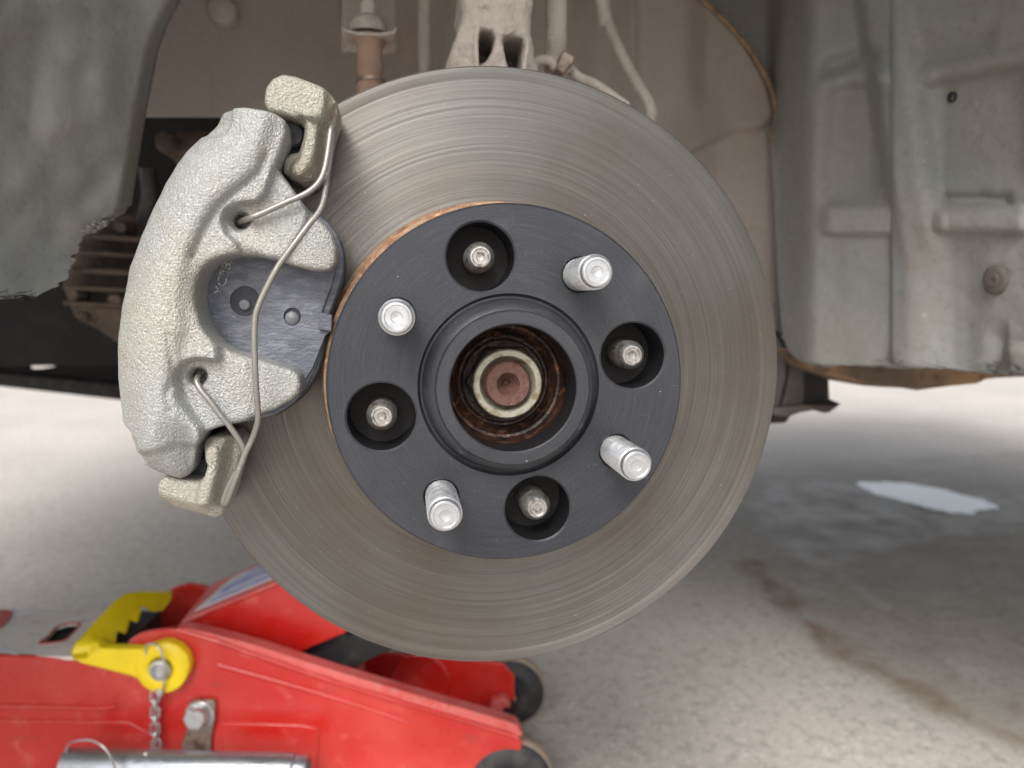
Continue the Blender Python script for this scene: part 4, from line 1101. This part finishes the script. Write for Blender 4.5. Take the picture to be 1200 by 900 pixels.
# turned-over top flange
prism('top_flange', JP([(209, 735), (240, 741), (300, 757), (340, 770), (400, 789), (470, 810), (540, 830), (596, 846), (606, 850), (613, 863), (600, 863), (540, 845), (470, 824), (400, 803), (313, 774), (256, 754), (213, 742)], -0.003), nJ * 0.014, 'red_dusty', jack, bev=0.0012)
tube('weld_bead', [J(x, y, -0.003) for x, y in ((208, 738), (256, 752), (313, 772), (400, 801), (540, 843), (608, 864))], 0.0022, 'red', jack, 10, jitter=0.15)
# pressed swages
for pts in (((256, 779), (300, 791), (360, 808), (420, 826), (480, 846)), ((-40, 825), (0, 827), (60, 828), (120, 829), (137, 827))):
    tube('swage', [J(x, y, 0.0008) for x, y in pts], 0.0026, 'red', jack, 10)
prism('pressed_panel', JP([(258, 849), (266, 847), (355, 850), (374, 854), (372, 905), (262, 905)], -0.0018), nJ * 0.003, 'red', jack, bev=0.0012, seg=3)
prism('pressed_panel', JP([(-260, 842), (0, 843), (150, 846), (196, 870), (196, 930), (-260, 930)], -0.0014), nJ * 0.003, 'red', jack, bev=0.0012, seg=3)
# far side plate
far = [(40, 800), (150, 742), (172, 718), (190, 699), (203, 688), (220, 684), (238, 686), (262, 700), (330, 735), (450, 765), (560, 773), (590, 778), (603, 792), (603, 850), (590, 862), (400, 860), (40, 900)]
prism('side_plate', JP(far, 0.135), nJ * 0.005, 'red', jack, bev=0.0015)
lathe('pressed_boss', J(492, 800, 0.134), -nJ, [(0, 0.0005), (0.028, 0.0005), (0.0295, 0.0015), (0.031, 0.0005), (0.031, -0.001)], 'red', jack, 48)
prism('lug', JP([(576, 822), (590, 818), (598, 824), (598, 850), (572, 850)], 0.12), nJ * 0.014, 'red_dusty', jack, bev=0.002)
prism('lug', JP([(410, 783), (418, 778), (424, 784), (424, 800), (410, 800)], 0.11), nJ * 0.02, 'red_dusty', jack, bev=0.002)
box('axle_tube', JW + nJ * 0.075 + Vector((0, 0, 0.0)), (0.012, 0.13, 0.012), 'black', jack, rot=Matrix((uJ, nJ, Vector((0, 0, 1)))).transposed(), bev=0.003)
prism('cross_member', JP([(430, 900), (540, 905), (540, 940), (430, 940)], 0.02), nJ * 0.11, 'red', jack, bev=0.002)
# worn pale top plate of the rear frame, with its slot
zt = J(60, 768, 0.0).z - 0.001
tpP = [atz(x, y, zt) for x, y in ((-260, 766), (0, 767.5), (60, 769), (108, 770), (122, 757), (158, 715.5), (60, 714.5), (0, 714), (-260, 712))]
hl = [atz(x, y, zt) for x, y in ((46, 753), (58, 744), (66, 735), (78, 731), (88, 730), (93, 732), (86, 741), (76, 750), (64, 753), (52, 754))]
prism('top_plate', tpP, (0, 0, -0.003), 'chalk', jack, holes=[hl])
tube('slot_rim', hl, 0.0009, 'red', jack, 6, closed=True, sm=3)
prism('red_patch', [atz(x, y, zt + 0.0016) for x, y in ((-80, 714), (10, 714.5), (14, 717), (8, 727), (0, 735), (-80, 740))], (0, 0, -0.0014), 'red_dusty', jack)
prism('sticker', [atz(x, y, zt + 0.0008) for x, y in ((18, 714.5), (45, 715), (30, 719), (17, 721))], (0, 0, -0.0006), 'sticker', jack)
prism('sticker', [atz(x, y, zt + 0.0008) for x, y in ((-30, 750), (0, 753), (6, 760), (18, 763), (22, 767), (-30, 766))], (0, 0, -0.0006), 'sticker', jack)
prism('end_bulkhead', [J(-260, 772, 0.01), J(125, 772, 0.01), J(125, 830, 0.01), J(-260, 830, 0.01)], nJ * 0.1, 'rubber', jack)
# lifting arm: a channel climbing towards the saddle
A0 = J(212, 729, 0.028); A1 = J(322, 683, 0.028)
ad = (A1 - A0); ad.y = 0 + ad.y
A2 = A0 + ad * 2.6
W_ = nJ * 0.108
th = Vector((0, 0, -0.003))
arm = prism('lift_arm', [A0, A2, A2 + W_, A0 + W_ - ad * 0.2], th, 'red_dusty', jack, bev=0.0012)
arm['label'] = 'red lifting arm with a worn blue and white label'
prism('arm_side', [A0 + Vector((0, 0, -0.0035)) + nJ * 0.003, A2 + Vector((0, 0, -0.0035)) + nJ * 0.003, A2 + Vector((0, 0, -0.035)) + nJ * 0.003, J(430, 728, 0.031), J(402, 743, 0.031), J(352, 764, 0.031), J(325, 778, 0.031), J(230, 752, 0.031), J(206, 735, 0.031)], nJ * 0.004, 'red', arm, bev=0.001)
prism('arm_side', [A0 + W_ * 0.95 + Vector((0, 0, -0.0035)), A2 + W_ * 0.95 + Vector((0, 0, -0.0035)), A2 + W_ * 0.95 + Vector((0, 0, -0.06)), A0 + W_ * 0.95 + Vector((0, 0, -0.03))], nJ * 0.004, 'red', arm)
def on_arm(s_, t_, up): return A0 + ad * s_ + W_ * t_ + Vector((0, 0, up))
prism('label', [on_arm(0.06, 0.16, 0.0012), on_arm(2.4, 0.16, 0.0012), on_arm(2.4, 0.86, 0.0012), on_arm(0.14, 0.86, 0.0012)], (0, 0, -0.0009), 'label_w', arm)
prism('label_print', [on_arm(0.18, 0.42, 0.0018), on_arm(0.3, 0.34, 0.0018), on_arm(0.62, 0.44, 0.0018), on_arm(1.5, 0.42, 0.0018), on_arm(2.3, 0.5, 0.0018), on_arm(2.3, 0.8, 0.0018), on_arm(0.9, 0.82, 0.0018), on_arm(0.36, 0.76, 0.0018), on_arm(0.22, 0.6, 0.0018)], (0, 0, -0.0005), 'label_b', arm)
prism('label_print', [on_arm(0.2, 0.2, 0.0018), on_arm(1.3, 0.24, 0.0018), on_arm(1.3, 0.28, 0.0018), on_arm(0.2, 0.26, 0.0018)], (0, 0, -0.0005), 'label_b', arm)
sad = A2 + W_ * 0.5 + Vector((0.01, 0, 0.0))
lathe('saddle', sad, (0, 0, 1), [(0, 0), (0.03, 0), (0.045, 0.012), (0.05, 0.022), (0.044, 0.022), (0.038, 0.014), (0.0, 0.012)], 'rubber', jack, 48)
prism('linkage_bar', JP([(330, 774), (352, 764), (400, 742), (470, 756), (430, 775), (405, 788), (396, 792)], 0.045), nJ * 0.008, 'rubber', jack, bev=0.001)
prism('linkage_bar', JP([(330, 774), (352, 764), (400, 742), (470, 756), (430, 775), (405, 788), (396, 792)], 0.105), nJ * 0.008, 'rubber', jack, bev=0.001)
# rollers
for off, R, wd in ((-0.004, 0.039, 0.026), (0.1235, 0.037, 0.026)):
    c = (JW if off < 0 else Vector((J(598, 830, 0.150).x, J(598, 830, 0.150).y, JW.z)) ) + (nJ * off if off < 0 else Vector((0, 0, 0)))
    c = Vector((c.x, c.y, GZ + R))
    ro = lathe('front_roller', c, -nJ, [(0.0, 0.001), (0.008, 0.001), (0.009, 0.003), (0.02, 0.0035), (0.022, 0.0), (R - 0.011, -0.0005), (R - 0.001, -0.007), (R, -0.009), (R, -wd + 0.004), (R - 0.002, -wd), (0, -wd)], None, jack, 64, mats=['rubber', 'tyre_dust'], segmat=[0, 0, 0, 0, 0, 0, 1, 1, 1, 1])
    lathe('roller_bolt', c, -nJ, [(0, 0.008), (0.005, 0.008), (0.0065, 0.007), (0.0065, 0.001)], 'steel_old', ro, 6, angle=20)
# yellow plastic grip
yl = [(118, 760, -0.012), (169, 761, -0.012), (178, 756, -0.012), (188, 753, -0.012), (197, 753, -0.012), (209, 758, -0.012), (218, 767, -0.012), (222, 780, -0.012), (219, 793, -0.012), (209, 804, -0.012), (198, 810, -0.012), (185, 812, -0.012), (175, 808, -0.012), (166, 800, -0.012), (156, 794, -0.012), (122, 785, -0.012), (94, 778, -0.012), (86, 773, -0.012), (83, 765, -0.010), (87, 755, -0.008),
      (107, 733, 0.012), (122, 717, 0.03), (135, 704, 0.045), (142, 699, 0.055), (150, 696, 0.062), (163, 695, 0.07), (200, 695, 0.09), (200, 703, 0.09), (190, 716, 0.09), (178, 717, 0.075), (170, 712, 0.065), (162, 711, 0.06), (163, 719, 0.052), (160, 730, 0.045), (154, 727, 0.043), (149, 725, 0.042), (149, 733, 0.034), (146, 743, 0.028), (140, 740, 0.026), (134, 740, 0.024), (134, 748, 0.018), (132, 757, 0.010), (125, 757, 0.0)]
ring_h = [J(189 + 12.5 * math.cos(t_), 783 + 12.5 * math.sin(t_), -0.012) for t_ in np.linspace(0, 2 * math.pi, 28, endpoint=False)]
arm_low = [p for p in yl[:20]] + [(100, 741, 0.002), (112, 745, 0.0)]
grip = prism('grip_lever', [J(*p) for p in yl[:20]] + [J(104, 741, 0.004), J(113, 752, -0.002)], nJ * 0.011, 'yellow', jack, holes=[ring_h], bev=0.0022, seg=3)
grip['label'] = 'yellow plastic grip lever with finger notches'
fr = [J(*p) for p in yl[17:]] + [J(118, 760, -0.008), J(100, 772, -0.012)]
prism('finger_grip', fr, nJ * 0.004 + Vector((0, 0, 0.0)), 'yellow', grip, bev=0.0018, seg=3)
lathe('grip_boss', J(189, 783, -0.012), -nJ, [(0.0093, -0.004), (0.0098, 0.001), (0.0112, 0.0022), (0.019, 0.002), (0.0215, 0.0002), (0.0215, -0.006), (0.0093, -0.006)], 'yellow', grip, 64, closed=True, angle=50)
lathe('pivot_pin', J(189, 784, -0.012), -nJ, [(0, 0.003), (0.0035, 0.003), (0.0042, 0.0022), (0.0052, 0.002), (0.006, 0.004), (0.0085, 0.0035), (0.009, 0.001), (0.009, -0.01), (0, -0.01)], 'zinc', jack, 40, angle=30)
tube('split_ring', [J(x, y, o_) for x, y, o_ in ((172, 757, -0.016), (182, 755, -0.018), (188, 762, -0.02), (192, 775, -0.0205), (193, 790, -0.02), (192, 803, -0.018), (190, 812, -0.015), (184, 812, -0.013), (176, 800, -0.012), (172, 775, -0.012))], 0.0009, 'zinc', jack, 8, closed=True)
# chain
chain = tube('safety_chain', [J(190, 812, -0.015), J(188, 816, -0.013), J(183, 812, -0.013), J(184, 808, -0.014)], 0.0009, 'zinc', jack, 8, closed=True, sm=6)
def link_vf(c, L, Wd, r, ang, tilt):
    n = 24; P = []
    dn = Vector((math.sin(tilt) * uJ.x, math.sin(tilt) * uJ.y, -math.cos(tilt)))
    sd_ = (uJ * math.cos(ang) - nJ * math.sin(ang)).normalized()
    for k in range(n):
        a = 2 * math.pi * k / n
        yv = math.sin(a) * Wd * 0.5; s_ = (L - Wd) * 0.5
        lv = math.cos(a) * Wd * 0.5 + (s_ if math.cos(a) > 0 else -s_)
        P.append(c + dn * lv + sd_ * yv)
    return tube_vf(P, r, 8, True)
ys_ = [816, 825.5, 835, 844.5, 854, 863.5, 873, 882]
for k, yy in enumerate(ys_):
    xx = 181.5 + [0, .8, .2, 1.2, .3, 1.0, 1.5, 1.5][k]
    V, Fc = link_vf(J(xx, yy, -0.0085), 0.0118, 0.0074, 0.00105, [0.15, 1.25][k % 2], rnd.uniform(-0.12, 0.12))
    mesh('chain_link', V, Fc, 'zinc', chain, angle=180)
# strap and bolt
prism('strap', JP([(222, 824), (228, 821), (250, 821), (252, 826), (250, 850), (247, 862), (246, 905), (210, 905), (213, 872), (218, 858)], -0.005), nJ * 0.004, 'steel_old', jack, bev=0.001)
V, Fc = lathe_vf(J(234, 838, -0.005), -nJ + Vector((-0.1, 0, 0.1)), [(0, 0.0105), (0.0085, 0.0105), (0.0102, 0.0092), (0.0102, 0.0025)], 6)
hb = mesh('hex_bolt', V, Fc, 'zinc', jack, angle=20); bevel(hb, 0.0006)
lathe('bolt_washer', J(235, 838, -0.005), -nJ, [(0, 0.0026), (0.0118, 0.0026), (0.0125, 0.002), (0.0125, 0)], 'zinc', hb, 40)
lathe('bolt_tip', J(233, 838, -0.014), -nJ, [(0, 0.0032), (0.005, 0.003), (0.0058, 0.002), (0.0058, -0.001)], 'zinc', hb, 24)
tube('rust_scar', [J(x, y, -0.0002) for x, y in ((218, 818), (235, 815), (262, 812))], 0.0007, 'red_dusty', jack, 6)

# zinc tube lying along the jack, with its wire lynch ring
ta = J(76, 895, -0.035); tb = J(361, 902, -0.035)
tdir = (tb - ta).normalized(); L = (tb - ta).length
tb_o = lathe('handle_tube', ta, tdir, [(0.0085, 0.0), (0.0112, 0.0), (0.0122, 0.001), (0.0122, L - 0.012), (0.0108, L - 0.010), (0.0108, L - 0.002), (0.0098, L), (0.0078, L), (0.0078, L - 0.02), (0.0085, 0.02)], 'zinc_tube', None, 48, closed=True, org=ta, angle=30)
tag(tb_o, 'bright zinc steel tube lying along the front of the red jack', 'steel tube')
tube('lynch_ring', [J(x, y, o_) for x, y, o_ in ((80, 873, -0.04), (92, 868, -0.05), (108, 868, -0.055), (122, 876, -0.058), (131, 890, -0.058), (136, 910, -0.05), (120, 925, -0.045), (90, 918, -0.04), (77, 890, -0.036))], 0.00085, 'zinc', tb_o, 8, closed=True)
lathe('rivet', ta + tdir * 0.066 + Vector((0, -0.002, 0.0118)), (0, -0.1, 1), [(0, 0.0012), (0.0015, 0.001), (0.0022, 0)], 'zinc', tb_o, 16)
